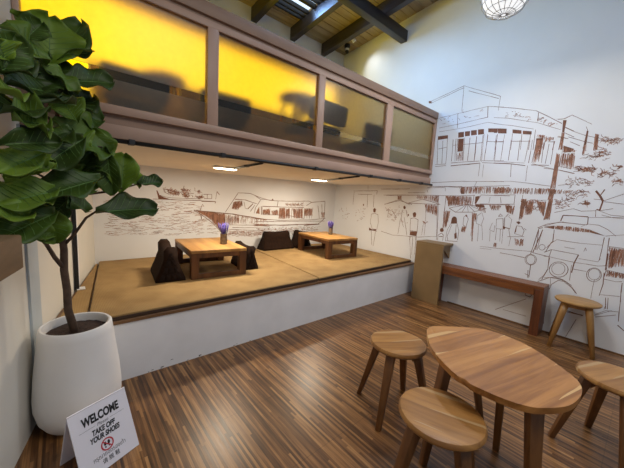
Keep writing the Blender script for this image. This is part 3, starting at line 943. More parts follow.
for x0, y0, x1 in ((1.44, 2.995, 1.30), (3.03, 3.215, 2.55)):
    bm = bmesh.new(); tube(bm, [(x1-2, -.02, -.0125), (x0-2, y0-YL, -.0125)], .010, 8); link('arm', bm, M['black'], cd, True)
    mx, my = (x0+x1)/2-2, (y0-YL)/2
    bm = bmesh.new(); box(bm, (mx-.016, my-.03, -.024), (mx+.016, my+.03, -.001), .004); link('clip', bm, M['black'], cd)
# black pipe down the left wall
o = empty('wall_pipe', (XL(3.19)+.03, 3.19, .479)); tag(o, 'black vertical pipe on the left wall behind the plant', 'pipe')
bm = bmesh.new(); box(bm, (-.026, -.018, 0), (.004, .018, 1.19), .004); link('shaft', bm, M['black'], o)
bm = bmesh.new(); box(bm, (-.015, -.03, 0), (.045, .045, .010), .003); link('foot_bracket', bm, M['white'], o)

# ------------------------------------------------------------------ roof
hx0, hx1, hy0, hy1 = 2.32, 2.925, 3.42, 3.92
bm = bmesh.new(); y = -.4
slope = Matrix.Identity(3)
def roof_box(bm, x0, x1, y0, y1, t0, t1):
    vs = [bm.verts.new((x, yy, roof_z(yy)+t)) for t in (t0, t1) for x, yy in ((x0, y0), (x1, y0), (x1, y1), (x0, y1))]
    for f in ((0, 1, 2, 3), (7, 6, 5, 4), (0, 4, 5, 1), (1, 5, 6, 2), (2, 6, 7, 3), (3, 7, 4, 0)): bm.faces.new([vs[i] for i in f])
xa = -.75
while y < YB-.01:
    y1 = min(y+.125, YB)
    if y1 > hy0 and y < hy1: roof_box(bm, xa, hx0, y, y1-.005, 0, .02); roof_box(bm, hx1, XR, y, y1-.005, 0, .02)
    else: roof_box(bm, xa, XR, y, y1-.005, 0, .02)
    y += .13
for a in ((xa, XR, -.4, hy0), (xa, XR, hy1, YB), (xa, hx0, hy0, hy1), (hx1, XR, hy0, hy1)): roof_box(bm, *a, .02, .05)
struct(link('ceiling', bm, M['ceil']), 'sloping timber board roof')
for x in (.10, .80, 1.51, 2.22, 2.93, 3.615):
    bm = bmesh.new(); roof_box(bm, x, x+.09, -.4, YB-.002, -.185, -.001); struct(link('trim_rafter', bm, M['beam']), 'dark roof rafter')
struct(bx('trim_tie_beam', (-.3, 2.845, 3.885), (XR-.002, 2.955, 4.045), M['tie'], bev=.006), 'black tie beam across the room')
sk = bpy.data.objects.new('window_5', None); COL.objects.link(sk); sk.location = (2.62, 3.67, 4.15); struct(sk, 'louvred skylight between two rafters')
for yy, wd_ in ((3.42, .03), (3.50, .02), (3.58, .05), (3.745, .03), (3.83, .03), (3.905, .02)):
    bm = bmesh.new(); roof_box(bm, hx0, hx1, yy, yy+wd_, -.03, .02); loc_parent(link('frame_bar', bm, M['tie']), sk)
bm = bmesh.new(); roof_box(bm, hx0, hx1, hy0, hy1, .03, .036); loc_parent(link('glass_pane', bm, M['daylit']), sk)

# security camera and spotlight
o = empty('ceiling_camera', (3.98, 3.93, roof_z(3.93))); tag(o, 'black dome security camera hanging from the roof in the corner', 'camera')
bm = bmesh.new(); lathe(bm, [(.045, 0), (.05, -.02), (.05, -.055), (.04, -.07)], 24); link('base', bm, M['black'], o, 'auto')
bm = bmesh.new(); lathe(bm, [(.036, -.07), (.038, -.09), (.034, -.105)], 24); link('collar', bm, M['white'], o, 'auto')
bm = bmesh.new(); lathe(bm, [(.033, -.10), (.032, -.125), (.022, -.145), (.006, -.152)], 24); link('lens_dome', bm, M['black'], o, True)
def spotlight():
    o = empty('track_spotlight', (3.74, 3.62, roof_z(3.62)-.06)); tag(o, 'small white spotlight fixed beside a rafter, aimed at the wall', 'spotlight')
    bm = bmesh.new(); box(bm, (-.034, -.02, -.02), (.01, .02, .02), .004); link('mount', bm, M['black'], o)
    d = (Vector((4.2, 3.42, 3.62))-Vector((3.78, 3.62, 4.06))).normalized(); q = d.to_track_quat('-Z', 'Y').to_matrix()
    bm = bmesh.new(); lathe(bm, [(.022, .05), (.028, .045), (.034, -.06), (.034, -.065), (.028, -.06)], 24, cap1=False); bmesh.ops.rotate(bm, matrix=q, verts=bm.verts); bmesh.ops.translate(bm, vec=(.03, 0, -.05), verts=bm.verts); link('head', bm, M['white'], o, 'auto')
    bm = bmesh.new(); lathe(bm, [(.002, -.052), (.027, -.054), (.027, -.056)], 24); bmesh.ops.rotate(bm, matrix=q, verts=bm.verts); bmesh.ops.translate(bm, vec=(.03, 0, -.05), verts=bm.verts); link('bulb', bm, M['spotglow'], o)
    ld = bpy.data.lights.new('spotlight_light', 'SPOT'); ld.energy = E_SPOT; ld.spot_size = R_(75); ld.spot_blend = 1; ld.color = (.9, .96, 1); ld.shadow_soft_size = .03
    lo = bpy.data.objects.new('spotlight_light', ld); COL.objects.link(lo); lo.location = o.location+Vector((.03, 0, -.05))+d*.075; lo.rotation_euler = d.to_track_quat('-Z', 'Y').to_euler()
E_SPOT = 9
spotlight()
# pendant with wire shade
o = empty('pendant_lamp', (2.95, 1.06, 3.19)); tag(o, 'white wire basket pendant lamp glowing above the mural wall', 'lamp')
prof = [(.02, -.15), (.085, -.142), (.14, -.11), (.175, -.055), (.188, 0), (.175, .065), (.138, .12), (.08, .15), (.025, .16)]
bm = bmesh.new()
for k in range(18):
    a = 2*math.pi*k/18; tube(bm, [(r*math.cos(a), r*math.sin(a), z) for r, z in prof], .0028, 6)
for r, z in prof: tube(bm, [(r*math.cos(2*math.pi*k/40), r*math.sin(2*math.pi*k/40), z) for k in range(41)], .0028, 6, False)
link('wire_shade', bm, M['wire'], o, True)
bm = bmesh.new(); lathe(bm, [(r*.93 if r > .03 else .004, z*.94) for r, z in prof], 32); link('inner_diffuser', bm, M['pendglow'], o, True)
bm = bmesh.new(); tube(bm, [(0, 0, .155), (0, 0, roof_z(1.06)-3.19)], .004, 6); link('cord', bm, M['white'], o)
bm = bmesh.new(); lathe(bm, [(.05, roof_z(1.06)-3.19-.03), (.05, roof_z(1.06)-3.19)], 20); link('ceiling_rose', bm, M['white'], o)

# ------------------------------------------------------------------ low tables
def low_table(loc, label):
    o = empty('low_table', loc, R_(-5)); tag(o, label, 'table', 'low teak tables on the platform')
    W, D, H = .585, .82, .298
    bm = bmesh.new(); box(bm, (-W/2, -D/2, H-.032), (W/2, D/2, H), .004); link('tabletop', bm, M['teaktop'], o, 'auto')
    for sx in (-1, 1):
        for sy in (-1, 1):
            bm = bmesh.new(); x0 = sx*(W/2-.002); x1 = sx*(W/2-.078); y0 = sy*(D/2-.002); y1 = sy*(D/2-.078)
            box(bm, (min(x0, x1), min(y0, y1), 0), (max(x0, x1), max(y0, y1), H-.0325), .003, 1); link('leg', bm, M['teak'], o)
    for sy in (-1, 1):
        y0, y1 = sorted((sy*(D/2-.008), sy*(D/2-.05)))
        bm = bmesh.new(); box(bm, (-W/2+.079, y0, H-.082), (W/2-.079, y1, H-.033), .002, 1); link('apron', bm, M['teak'], o)
        bm = bmesh.new(); box(bm, (-W/2+.079, y0, .002), (W/2-.079, y1, .052), .002, 1); link('bottom_rail', bm, M['teak'], o)
    for sx in (-1, 1):
        x0, x1 = sorted((sx*(W/2-.008), sx*(W/2-.05)))
        bm = bmesh.new(); box(bm, (x0, -D/2+.079, H-.082), (x1, D/2-.079, H-.033), .002, 1); link('apron', bm, M['teak'], o)
    return o
ZM = .5025
low_table((1.285, 3.305, ZM), 'low teak table on the left mat, dark cushions at both its sides')
low_table((3.26, 3.39, ZM), 'low teak table on the right mat near the street mural')
def vase(loc, s, lean, label):
    o = empty('flower_vase', loc); tag(o, label, 'vase', 'flower vases on the low tables')
    bm = bmesh.new(); lathe(bm, [(.028*s, 0), (.034*s, .004), (.033*s, .09*s), (.034*s, .105*s), (.030*s, .105*s), (.029*s, .02)], 24, cap1=True); link('jar', bm, M['vase'], o, 'auto')
    rnd = random.Random(int(loc[0]*100)); bs = bmesh.new(); bf = bmesh.new()
    for k in range(40):
        a = rnd.uniform(0, 6.28); r = rnd.uniform(.0, .056)*s*1.0; hh = rnd.uniform(.15, .215)*s
        top = Vector((r*math.cos(a)+lean, r*math.sin(a), hh)); b0 = Vector((r*.3*math.cos(a), r*.3*math.sin(a), .03))
        tube(bs, [b0, b0.lerp(top, .6)+Vector((0, 0, .01)), top], .0014, 5)
        d = (top-b0).normalized(); st = top-d*.075*s
        tube(bf, [st, st.lerp(top, .4), st.lerp(top, .8), top+d*.01], [.0025*s, .005*s, .004*s, .001], 6)
    link('stems', bs, M['stem'], o, True); link('flower_spikes', bf, M['purple'], o, True)
vase((1.41, 3.19, ZM+.2985), 1.15, 0, 'smoky jar of purple lavender on the left low table')
vase((3.37, 3.43, ZM+.2985), 1.05, -.01, 'small jar of purple lavender on the right low table')
# triangle cushions: prism along local Y, triangular ends
def tri_cushion(name_loc, rz, W, H, L, label, flare=.03, taper=0):
    o = empty('triangle_cushion', name_loc, rz); tag(o, label, 'cushion', 'dark triangle cushions on the platform')
    bm = bmesh.new(); ns = 10; rings = []
    sec = [(-W/2, 0), (-W/2+.004, .03), (-W*.36, H*.34), (-W*.22, H*.66), (-.06, H-.03), (-.032, H), (.032, H), (.06, H-.03), (W*.22, H*.66), (W*.36, H*.34), (W/2-.004, .03), (W/2, 0)]
    for k in range(ns+1):
        t = k/ns; yy = -L/2+L*t; e = abs(2*t-1)
        ring = []
        for x, z in sec:
            s = 1-.03*(1-e**2)*(1 if z > .02 else 0)
            ring.append(bm.verts.new((x*s, yy*(1-taper*z/H)+0, z*(1-.05*(1-e**2))+flare*(e**3)*(z/H)**2)))
        rings.append(ring)
    m_ = len(sec)
    for a, b in zip(rings, rings[1:]):
        for i in range(m_-1): bm.faces.new((a[i], a[i+1], b[i+1], b[i]))
        bm.faces.new((a[m_-1], a[0], b[0], b[m_-1]))
    e0 = bm.faces.new(rings[0][::-1]); e1 = bm.faces.new(rings[-1])
    link('body', bm, M['cushside'], o, True)
    for sgn, e in ((-1, 0), (1, 1)):
        bm = bmesh.new()
        for r_ in range(4):
            z0 = .012+r_*H*.22; z1 = z0+H*.20; hw0 = W/2*(1-z0/H)*.86; hw1 = W/2*(1-z1/H)*.86
            n = max(1, 4-r_)
            for c in range(n):
                xa_, xb_ = -hw0+2*hw0*c/n+.004, -hw0+2*hw0*(c+1)/n-.004
                sc = hw1/hw0
                ys = [sgn*(L/2*(1-taper*z/H)+.004) for z in (z0, z1)]
                vs = [bm.verts.new(v) for v in ((xa_, ys[0], z0), (xb_, ys[0], z0), (xb_*sc, ys[1], z1), (xa_*sc, ys[1], z1))]
                cv = bm.verts.new(((xa_+xb_)/2*(1+sc)/2, (ys[0]+ys[1])/2+sgn*.010, (z0+z1)/2))
                for i in range(4): bm.faces.new((vs[i], vs[(i+1) % 4], cv))
        link('quilted_end', bm, M['cush'], o)
    return o
tri_cushion((.812, 3.22, ZM), R_(-7), .27, .315, .52, 'dark triangle cushion against the left side of the left low table', .03)
tri_cushion((1.695, 3.22, ZM), R_(-5), .20, .275, .40, 'dark triangle cushion against the right side of the left low table', .01)
tri_cushion((2.72, 4.06, ZM), R_(90), .23, .30, .60, 'dark triangle cushion turned sideways against the boat mural between the tables', 0, .26)
tri_cushion((3.23, 4.04, ZM), 0, .30, .29, .27, 'dark triangle cushion behind the far left leg of the right low table', .0)

# ------------------------------------------------------------------ side table and bench by the mural
o = empty('side_table', (4.05, 1.98, 0)); tag(o, 'olive brown waterfall side table between platform and bench', 'side table')
bm = bmesh.new(); box(bm, (-.15, -.20, .002), (-.115, .20, .829), .002, 1); link('upright_panel', bm, M['sidebox'], o)
bm = bmesh.new(); box(bm, (-.15, -.20, .83), (.146, .20, .858), .002, 1); link('top', bm, M['sidebox'], o)
bm = bmesh.new()
vs = [bm.verts.new((x, y_, z)) for y_ in (-.165, -.145) for x, z in ((-.1145, .829), (.146, .829), (.146, .64), (.02, .73))]
for f in ((0, 1, 2, 3), (7, 6, 5, 4), (0, 4, 5, 1), (1, 5, 6, 2), (2, 6, 7, 3), (3, 7, 4, 0)): bm.faces.new([vs[i] for i in f])
link('shadow_triangle', bm, M['sidebox'], o)  # solid triangle shaped like the shadow under the table top
o = empty('wooden_bench', (4.07, 1.30, 0)); tag(o, 'long reddish wood bench along the street mural', 'bench')
for k in range(5):
    x0 = -.12+k*.0485
    bm = bmesh.new(); box(bm, (x0, -.64, .525), (x0+.044, .64, .565), .003, 1); link('seat_slat', bm, M['benchw'], o)
bm = bmesh.new(); box(bm, (-.118, -.555, .455), (-.09, .555, .5245), .002, 1); link('front_rail', bm, M['benchw'], o)
bm = bmesh.new(); box(bm, (.09, -.555, .455), (.116, .555, .5245), .002, 1); link('back_rail', bm, M['benchw'], o)
for sy in (-1, 1):
    y0, y1 = sorted((sy*.64, sy*.557))
    bm = bmesh.new(); box(bm, (-.12, y0, 0), (.12, y1, .5245), .003, 1); link('leg_panel', bm, M['benchleg'], o)

# ------------------------------------------------------------------ stools
def make_stool(top, leg):
    o = empty('round_stool', (0, 0, 0)); H = .485
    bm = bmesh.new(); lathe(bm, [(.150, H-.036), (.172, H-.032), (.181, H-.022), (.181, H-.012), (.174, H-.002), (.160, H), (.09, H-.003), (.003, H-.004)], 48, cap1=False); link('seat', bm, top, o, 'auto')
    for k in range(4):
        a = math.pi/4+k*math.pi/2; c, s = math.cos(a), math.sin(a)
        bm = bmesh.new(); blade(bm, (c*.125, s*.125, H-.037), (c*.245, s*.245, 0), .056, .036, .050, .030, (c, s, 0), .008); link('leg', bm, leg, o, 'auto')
    for k in range(2):   # crossing aprons, arched below
        a = math.pi/4+k*math.pi/2; c, s = math.cos(a), math.sin(a); bm = bmesh.new(); n = 10; prev = None
        u = Vector((c, s, 0)); v = Vector((-s, c, 0)); zt = H-.0365-.0005*k; dz = .012*k
        for i in range(n+1):
            t = -1+2*i/n; p = u*(.112*t); zb = zt-.022-.045*abs(t)**3
            ring = [bm.verts.new(p+v*.013+Vector((0, 0, zt))), bm.verts.new(p-v*.013+Vector((0, 0, zt))), bm.verts.new(p-v*.013+Vector((0, 0, zb))), bm.verts.new(p+v*.013+Vector((0, 0, zb)))]
            if prev:
                for j in range(4): bm.faces.new((prev[j], prev[(j+1) % 4], ring[(j+1) % 4], ring[j]))
            else: bm.faces.new(ring[::-1])
            prev = ring
        bm.faces.new(prev); link('apron', bm, leg, o)
    return o
st = make_stool(M['oak'], M['oakleg'])
grp = 'round wooden stools'
stl = [(1.66, .985, R_(60), 'round oak stool left of the table, nearest the platform'), (1.245, .495, R_(20), 'round oak stool in front of the table, at the bottom edge of the photo'), (2.36, .005, R_(67), 'round oak stool right of the table, cut by the right edge of the photo')]
for i, (x, y, a, lab) in enumerate(stl):
    o = st if i == 0 else copy_tree(st)
    o.location = (x, y, 0); o.rotation_euler.z = a; tag(o, lab, 'stool', grp)
def make_bar_stool():
    o = empty('round_stool', (3.985, .385, 0), R_(8)); tag(o, 'honey coloured round stool standing against the mural beside the bench', 'stool', grp); H = .505
    bm = bmesh.new(); lathe(bm, [(.150, H-.034), (.176, H-.028), (.184, H-.016), (.182, H-.006), (.172, H), (.003, H-.002)], 48, cap1=False); link('seat', bm, M['bartop'], o, 'auto')
    for k in range(4):
        a = math.pi/4+k*math.pi/2; c, s = math.cos(a), math.sin(a)
        bm = bmesh.new(); tube(bm, [(c*.12, s*.12, H-.0345), (c*.15, s*.15, .36), (c*.235, s*.235, 0)], [.030, .029, .019], 16); link('leg', bm, M['barw'], o, True)
    bm = bmesh.new(); box(bm, (-.10, -.10, H-.0745), (.10, .10, H-.0345), .006); link('seat_block', bm, M['barw'], o)
make_bar_stool()

# ------------------------------------------------------------------ table
tz = .62; s_ = (1.4-tz)/(1.4-.6)
OUT = [(1.721, .829), (1.79, .850), (1.849, .835), (2.029, .684), (2.095, .579), (2.081, .42), (2.0, .285), (1.89, .165), (1.816, .117), (1.713, .101), (1.575, .121), (1.465, .182), (1.411, .241), (1.381, .349), (1.392, .50), (1.534, .698)]
OUT = [(x*s_, y*s_) for x, y in OUT]
tc_ = (sum(p[0] for p in OUT)/len(OUT), sum(p[1] for p in OUT)/len(OUT))
TA = R_(-14)
def trot(x, y): return (x*math.cos(-TA)-y*math.sin(-TA), x*math.sin(-TA)+y*math.cos(-TA))
o = empty('wooden_table', (tc_[0], tc_[1], 0), TA); tag(o, 'egg-shaped wooden table with pale sapwood streaks amid the oak stools', 'table')
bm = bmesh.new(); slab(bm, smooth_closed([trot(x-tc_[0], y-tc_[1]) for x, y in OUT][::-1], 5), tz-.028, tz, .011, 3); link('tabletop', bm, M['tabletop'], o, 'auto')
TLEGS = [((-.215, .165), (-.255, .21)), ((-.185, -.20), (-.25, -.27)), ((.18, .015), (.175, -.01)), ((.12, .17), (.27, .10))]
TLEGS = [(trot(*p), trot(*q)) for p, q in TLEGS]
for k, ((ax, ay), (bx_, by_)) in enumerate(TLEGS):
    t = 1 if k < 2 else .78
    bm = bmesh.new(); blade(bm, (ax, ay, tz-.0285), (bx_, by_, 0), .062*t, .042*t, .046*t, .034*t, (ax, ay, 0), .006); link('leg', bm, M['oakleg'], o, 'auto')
for i, j in ((0, 2), (1, 3)):
    a = Vector((*TLEGS[i][0], 0))*.86; b = Vector((*TLEGS[j][0], 0))*.86; a.z = b.z = tz-.062-.0005*i
    d = (b-a); bm = bmesh.new(); box(bm, (-d.length/2, -.014, -.03), (d.length/2, .014, .03), .003, 1)
    bmesh.ops.rotate(bm, matrix=Matrix.Rotation(math.atan2(d.y, d.x), 3, 'Z'), verts=bm.verts, cent=(0, 0, 0)); bmesh.ops.translate(bm, vec=(a+b)/2, verts=bm.verts); link('apron', bm, M['oakleg'], o)

# ------------------------------------------------------------------ wall counter at left
o = empty('wall_counter', (XL(1.0), 1.0, 1.12)); tag(o, 'dark walnut wall counter at the left edge beside the plant', 'counter')
def lbox(name, y0, y1, z0, z1, t0, t1, m):
    d = Vector((.2144, 1, 0)).normalized(); nrm = Vector((d.y, -d.x, 0)); a, b = Vector((XL(y0), y0, 0)), Vector((XL(y1), y1, 0)); bm = bmesh.new()
    q = [a+nrm*t0, a+nrm*t1, b+nrm*t1, b+nrm*t0]
    slab(bm, [(v.x-o.location.x, v.y-o.location.y) for v in q], z0-1.12, z1-1.12, .004, 1); return link(name, bm, m, o)
lbox('counter_top', .55, 1.345, 1.12, 1.23, .002, .245, M['counter'])
lbox('bracket', .70, 1.17, .97, 1.1195, .002, .24, M['counter'])

# ------------------------------------------------------------------ sign
top_l, top_r = Vector((-.025, 1.671, .30)), Vector((.222, 1.776, .30))
ex = (top_r-top_l); ex.z = 0; SW = ex.length; ex.normalize(); fn = Vector((ex.y, -ex.x, 0))
HB = {1: .125, -1: .09}; cen = (top_l+top_r)/2
sg = empty('welcome_sign', (cen.x, cen.y, 0)); tag(sg, 'white folded floor sign reading welcome take off your shoes', 'sign')
def panel_frame(sgn):
    """origin at the top centre, x along the fold, y down the panel, z outward"""
    dn = (fn*sgn*HB[sgn]+Vector((0, 0, -.30))).normalized(); out = (ex*sgn).cross(-dn).normalized()
    if out.dot(fn*sgn) < 0: out = -out
    return dn, out
for sgn, nm in ((1, 'front_panel'), (-1, 'back_panel')):
    dn, out = panel_frame(sgn); SH = math.hypot(.30, HB[sgn]); bm = bmesh.new(); T = Vector((0, 0, .30))
    vs = []
    for t in (0, .005):
        for a, b in ((-1, .002), (1, .002), (1, .993), (-1, .993)): vs.append(bm.verts.new(T+ex*a*SW/2+dn*b*SH-out*t))
    for f in ((0, 1, 2, 3), (7, 6, 5, 4), (0, 4, 5, 1), (1, 5, 6, 2), (2, 6, 7, 3), (3, 7, 4, 0)): bm.faces.new([vs[i] for i in f])
    pnl = link(nm, bm, M['paper'], sg)
    if sgn == 1: fpanel, fdn, fout = pnl, dn, out
fup = -fdn
BASE = Matrix((ex, fup, fout)).transposed().to_4x4()
def on_sign(u, v, e=.0012): return Vector((0, 0, .30))+ex*u+fdn*v+fout*e
def sign_text(name, body, u, v, size, m, w=None, shear=0, bold=0):
    cu = bpy.data.curves.new(name, 'FONT'); cu.body = body; cu.size = size; cu.align_x = 'CENTER'; cu.align_y = 'CENTER'; cu.shear = shear; cu.offset = bold; cu.extrude = .0002
    t = bpy.data.objects.new(name, cu); COL.objects.link(t); bpy.context.view_layer.update()
    dg = bpy.context.evaluated_depsgraph_get(); me = bpy.data.meshes.new_from_object(t.evaluated_get(dg)); bpy.data.objects.remove(t)
    if len(me.vertices) == 0: return None
    xs = [v_.co.x for v_ in me.vertices]; ws = max(xs)-min(xs); sx = (w/ws) if w else 1
    cx = (max(xs)+min(xs))/2; ys = [v_.co.y for v_ in me.vertices]; cy = (max(ys)+min(ys))/2
    for v_ in me.vertices:
        p = on_sign((v_.co.x-cx)*sx, v, .0010)+fup*(v_.co.y-cy)+fout*v_.co.z+ex*u; v_.co = p
    me.materials.clear(); me.materials.append(m)
    ob = bpy.data.objects.new(name, me); COL.objects.link(ob); ob.parent = fpanel; return ob
sign_text('welcome_lettering', 'WELCOME', 0, .066, .056, M['ink'], .172, .08, .0024)
sign_text('please_lettering', 'Please', 0, .105, .022, M['greyink'], .052, .3)
sign_text('take_off_lettering', 'TAKE OFF', 0, .134, .034, M['ink'], .108, .25, .0014)
sign_text('your_shoes_lettering', 'YOUR SHOES', 0, .166, .034, M['ink'], .138, .25, .0014)
sign_text('thai_lettering', 'กรุณาถอดรองเท้า', 0, .256, .028, M['greyink'], .150)
sign_text('chinese_lettering', '请 脱 鞋', 0, .284, .026, M['ink'], .080)
bm = bmesh.new()
def flat_poly(bm, pts, e=.0012): bm.faces.new([bm.verts.new(on_sign(a, b, e)) for a, b in pts])
for a, b in ((-.105, -.034), (.034, .105)): flat_poly(bm, [(a, .1045), (b, .1045), (b, .1058), (a, .1058)])
link('divider_lines', bm, M['greyink'], fpanel)
cu_, cv_ = -.004, .217
bm = bmesh.new()
for dx in (-.009, .008):
    flat_poly(bm, [(cu_+dx-.004, cv_-.015), (cu_+dx+.003, cv_-.016), (cu_+dx+.006, cv_-.004), (cu_+dx+.002, cv_+.004), (cu_+dx-.005, cv_+.002), (cu_+dx-.006, cv_-.006)][::1])
    flat_poly(bm, [(cu_+dx-.004, cv_+.006), (cu_+dx+.002, cv_+.007), (cu_+dx+.003, cv_+.014), (cu_+dx-.003, cv_+.015)])
link('shoe_print_symbol', bm, M['ink'], fpanel)
bm = bmesh.new(); n = 36
for i in range(n):
    a0, a1 = 2*math.pi*i/n, 2*math.pi*(i+1)/n
    flat_poly(bm, [(cu_+r*math.cos(a), cv_+r*math.sin(a)) for r, a in ((.0235, a0), (.0295, a0), (.0295, a1), (.0235, a1))], .0016)
k = math.sqrt(.5)*.0255
flat_poly(bm, [(cu_-k-.0016, cv_-k+.0016), (cu_-k+.0016, cv_-k-.0016), (cu_+k+.0016, cv_+k-.0016), (cu_+k-.0016, cv_+k+.0016)], .0018)
link('prohibition_ring', bm, M['redink'], fpanel)

# ------------------------------------------------------------------ plant
PX, PY = .038, 2.085
pl = empty('potted_fig', (PX, PY, 0)); tag(pl, 'large leafy fiddle leaf fig in a tapered white pot at left', 'plant')
bm = bmesh.new(); lathe(bm, [(.02, .001), (.105, .001), (.14, .008), (.17, .03), (.195, .075), (.208, .14), (.209, .20), (.200, .32), (.186, .44), (.174, .55), (.169, .592), (.162, .60), (.152, .598), (.150, .585), (.155, .50), (.02, .49)], 64, cap1=True); link('pot', bm, M['pot'], pl, 'auto')
bm = bmesh.new(); rnd = random.Random(8)
lathe(bm, [(.152, .545), (.14, .556), (.10, .562), (.05, .566), (.004, .567)], 40)
for v in bm.verts: v.co.z += rnd.uniform(-.003, .003)
link('soil', bm, M['soil'], pl, True)
LEAVES = [([-0.052, 1.95, 2.092], [-0.132, 1.9, 2.126], 0.091, 1.222, 0.2), ([-0.017, 1.98, 1.955], [-0.007, 2.0, 2.194], 0.245, 0.262, 0.3), ([0.013, 2.0, 1.98], [0.109, 2.05, 2.238], 0.22, -0.349, 0.3), ([0.045, 2.02, 2.024], [0.12, 2.08, 2.146], 0.163, 0.0, 0.3), ([-0.03, 1.9, 1.929], [-0.144, 1.75, 2.005], 0.185, 0.175, 0.3), ([-0.146, 1.6, 1.78], [-0.101, 1.62, 1.939], 0.128, 0.524, 0.3), ([-0.057, 1.85, 1.881], [-0.129, 1.75, 1.922], 0.091, -0.436, 0.4), ([0.025, 1.95, 1.896], [0.243, 2.0, 1.966], 0.158, 0.0, 0.25), ([0.007, 1.85, 1.805], [-0.144, 1.68, 1.78], 0.192, 0.0, 0.25), ([-0.056, 1.85, 1.906], [0.089, 1.88, 1.842], 0.135, -0.349, 0.3), ([0.069, 1.82, 1.774], [-0.082, 1.72, 1.738], 0.128, 0.524, 0.4), ([-0.13, 1.62, 1.633], [-0.03, 1.65, 1.643], 0.261, -0.175, 0.3), ([-0.165, 1.55, 1.525], [0.011, 1.6, 1.569], 0.114, 0.262, 0.3), ([-0.027, 1.9, 1.681], [0.222, 1.98, 1.584], 0.267, 0.0, 0.25), ([0.095, 1.85, 1.623], [-0.072, 1.75, 1.458], 0.17, -0.175, 0.3), ([0.195, 1.98, 1.612], [0.216, 1.98, 1.343], 0.129, 0.349, 0.3), ([0.261, 2.0, 1.361], [0.285, 2.03, 1.591], 0.175, 0.0, 0.35), ([0.342, 2.0, 1.418], [0.488, 2.02, 1.447], 0.102, 0.0, 0.3), ([0.138, 1.95, 1.255], [0.458, 2.02, 1.284], 0.194, 0.0, 0.25), ([0.161, 1.85, 1.436], [-0.119, 1.7, 1.321], 0.206, 0.175, 0.25), ([-0.018, 1.78, 1.366], [-0.198, 1.6, 1.308], 0.196, 0.0, 0.25), ([-0.021, 1.75, 1.268], [-0.209, 1.55, 1.173], 0.167, 0.0, 0.25), ([-0.013, 1.72, 1.472], [-0.163, 1.62, 1.406], 0.103, 0.349, 0.3), ([-0.048, 1.68, 1.523], [-0.175, 1.55, 1.425], 0.129, -0.175, 0.3), ([0.011, 1.98, 1.749], [0.147, 2.05, 1.879], 0.19, 0.0, 0.3), ([0.051, 1.86, 1.654], [-0.043, 1.78, 1.558], 0.172, 0.349, 0.3), ([0.023, 1.95, 1.466], [0.144, 1.98, 1.372], 0.214, 0.0, 0.3), ([0.037, 1.98, 1.417], [0.138, 2.05, 1.589], 0.19, -0.175, 0.3), ([-0.039, 1.75, 1.706], [-0.158, 1.6, 1.659], 0.182, 0.262, 0.3), ([-0.062, 1.8, 1.296], [-0.028, 1.78, 1.117], 0.156, 0.175, 0.3), ([-0.074, 1.7, 1.881], [-0.165, 1.55, 1.774], 0.153, 0.0, 0.3), ([0.009, 1.85, 1.507], [-0.093, 1.78, 1.575], 0.184, 0.0, 0.3), ([-0.041, 1.8, 1.152], [-0.152, 1.7, 1.229], 0.14, -0.175, 0.3), ([0.081, 2.0, 1.499], [0.257, 2.05, 1.515], 0.161, 0.175, 0.3), ([-0.015, 1.98, 1.837], [0.022, 2.02, 2.007], 0.189, 0.0, 0.3), ([-0.103, 1.6, 1.715], [-0.168, 1.5, 1.709], 0.135, 0.175, 0.3), ([0.101, 1.9, 1.258], [-0.004, 1.85, 1.366], 0.163, 0.262, 0.3), ([0.361, 2.02, 1.396], [0.307, 2.06, 1.498], 0.104, 0.0, 0.4), ([0.028, 2.0, 1.775], [0.196, 2.04, 1.758], 0.176, 0.175, 0.3), ([0.077, 1.9, 1.702], [0.014, 1.95, 1.819], 0.154, -0.175, 0.3), ([0.113, 1.92, 1.574], [0.031, 1.95, 1.672], 0.168, 0.262, 0.3), ([-0.085, 1.8, 1.766], [-0.004, 1.85, 1.88], 0.146, 0.0, 0.3), ([-0.129, 1.66, 1.518], [-0.045, 1.7, 1.459], 0.146, 0.175, 0.3), ([0.137, 1.98, 1.696], [0.204, 2.0, 1.54], 0.144, 0.0, 0.3), ([-0.097, 1.88, 2.009], [-0.035, 1.9, 2.114], 0.123, 0.175, 0.3), ([-0.128, 1.6, 1.833], [-0.163, 1.58, 1.882], 0.127, 0.0, 0.3), ([-0.101, 1.66, 1.262], [-0.188, 1.55, 1.274], 0.151, 0.0, 0.3), ([0.033, 1.9, 1.337], [-0.067, 1.84, 1.214], 0.149, 0.175, 0.3)]
TRUNK = [[0.03, 2.05, 0.55], [0.003, 2.04, 0.701], [0.003, 2.04, 0.816], [-0.005, 2.04, 0.93], [-0.001, 2.04, 1.041], [-0.008, 2.04, 1.177], [-0.006, 2.03, 1.31], [0.001, 2.02, 1.491], [0.001, 2.01, 1.689], [-0.002, 2.01, 1.88]]
BRANCHES = [([[-0.005, 2.04, 0.941], [-0.038, 2.0, 1.008], [-0.067, 1.93, 1.096], [-0.092, 1.88, 1.144], [-0.141, 1.75, 1.181]], 0.012), ([[-0.004, 2.04, 1.063], [0.043, 2.02, 1.124], [0.097, 2.0, 1.218], [0.144, 1.97, 1.259], [0.214, 1.98, 1.275]], 0.009), ([[-0.006, 2.03, 1.31], [0.077, 2.02, 1.341], [0.186, 2.0, 1.363], [0.278, 2.01, 1.391], [0.347, 2.0, 1.418]], 0.008), ([[0.002, 2.02, 1.516], [0.064, 2.0, 1.574], [0.125, 1.97, 1.606], [0.195, 1.98, 1.602]], 0.007), ([[0.001, 2.01, 1.689], [-0.043, 1.9, 1.709], [-0.098, 1.7, 1.675]], 0.008), ([[-0.004, 2.03, 1.362], [-0.039, 1.9, 1.41], [-0.098, 1.75, 1.447]], 0.008), ([[-0.0, 2.0, 1.831], [-0.019, 1.98, 1.914], [-0.03, 1.95, 1.96]], 0.007)]

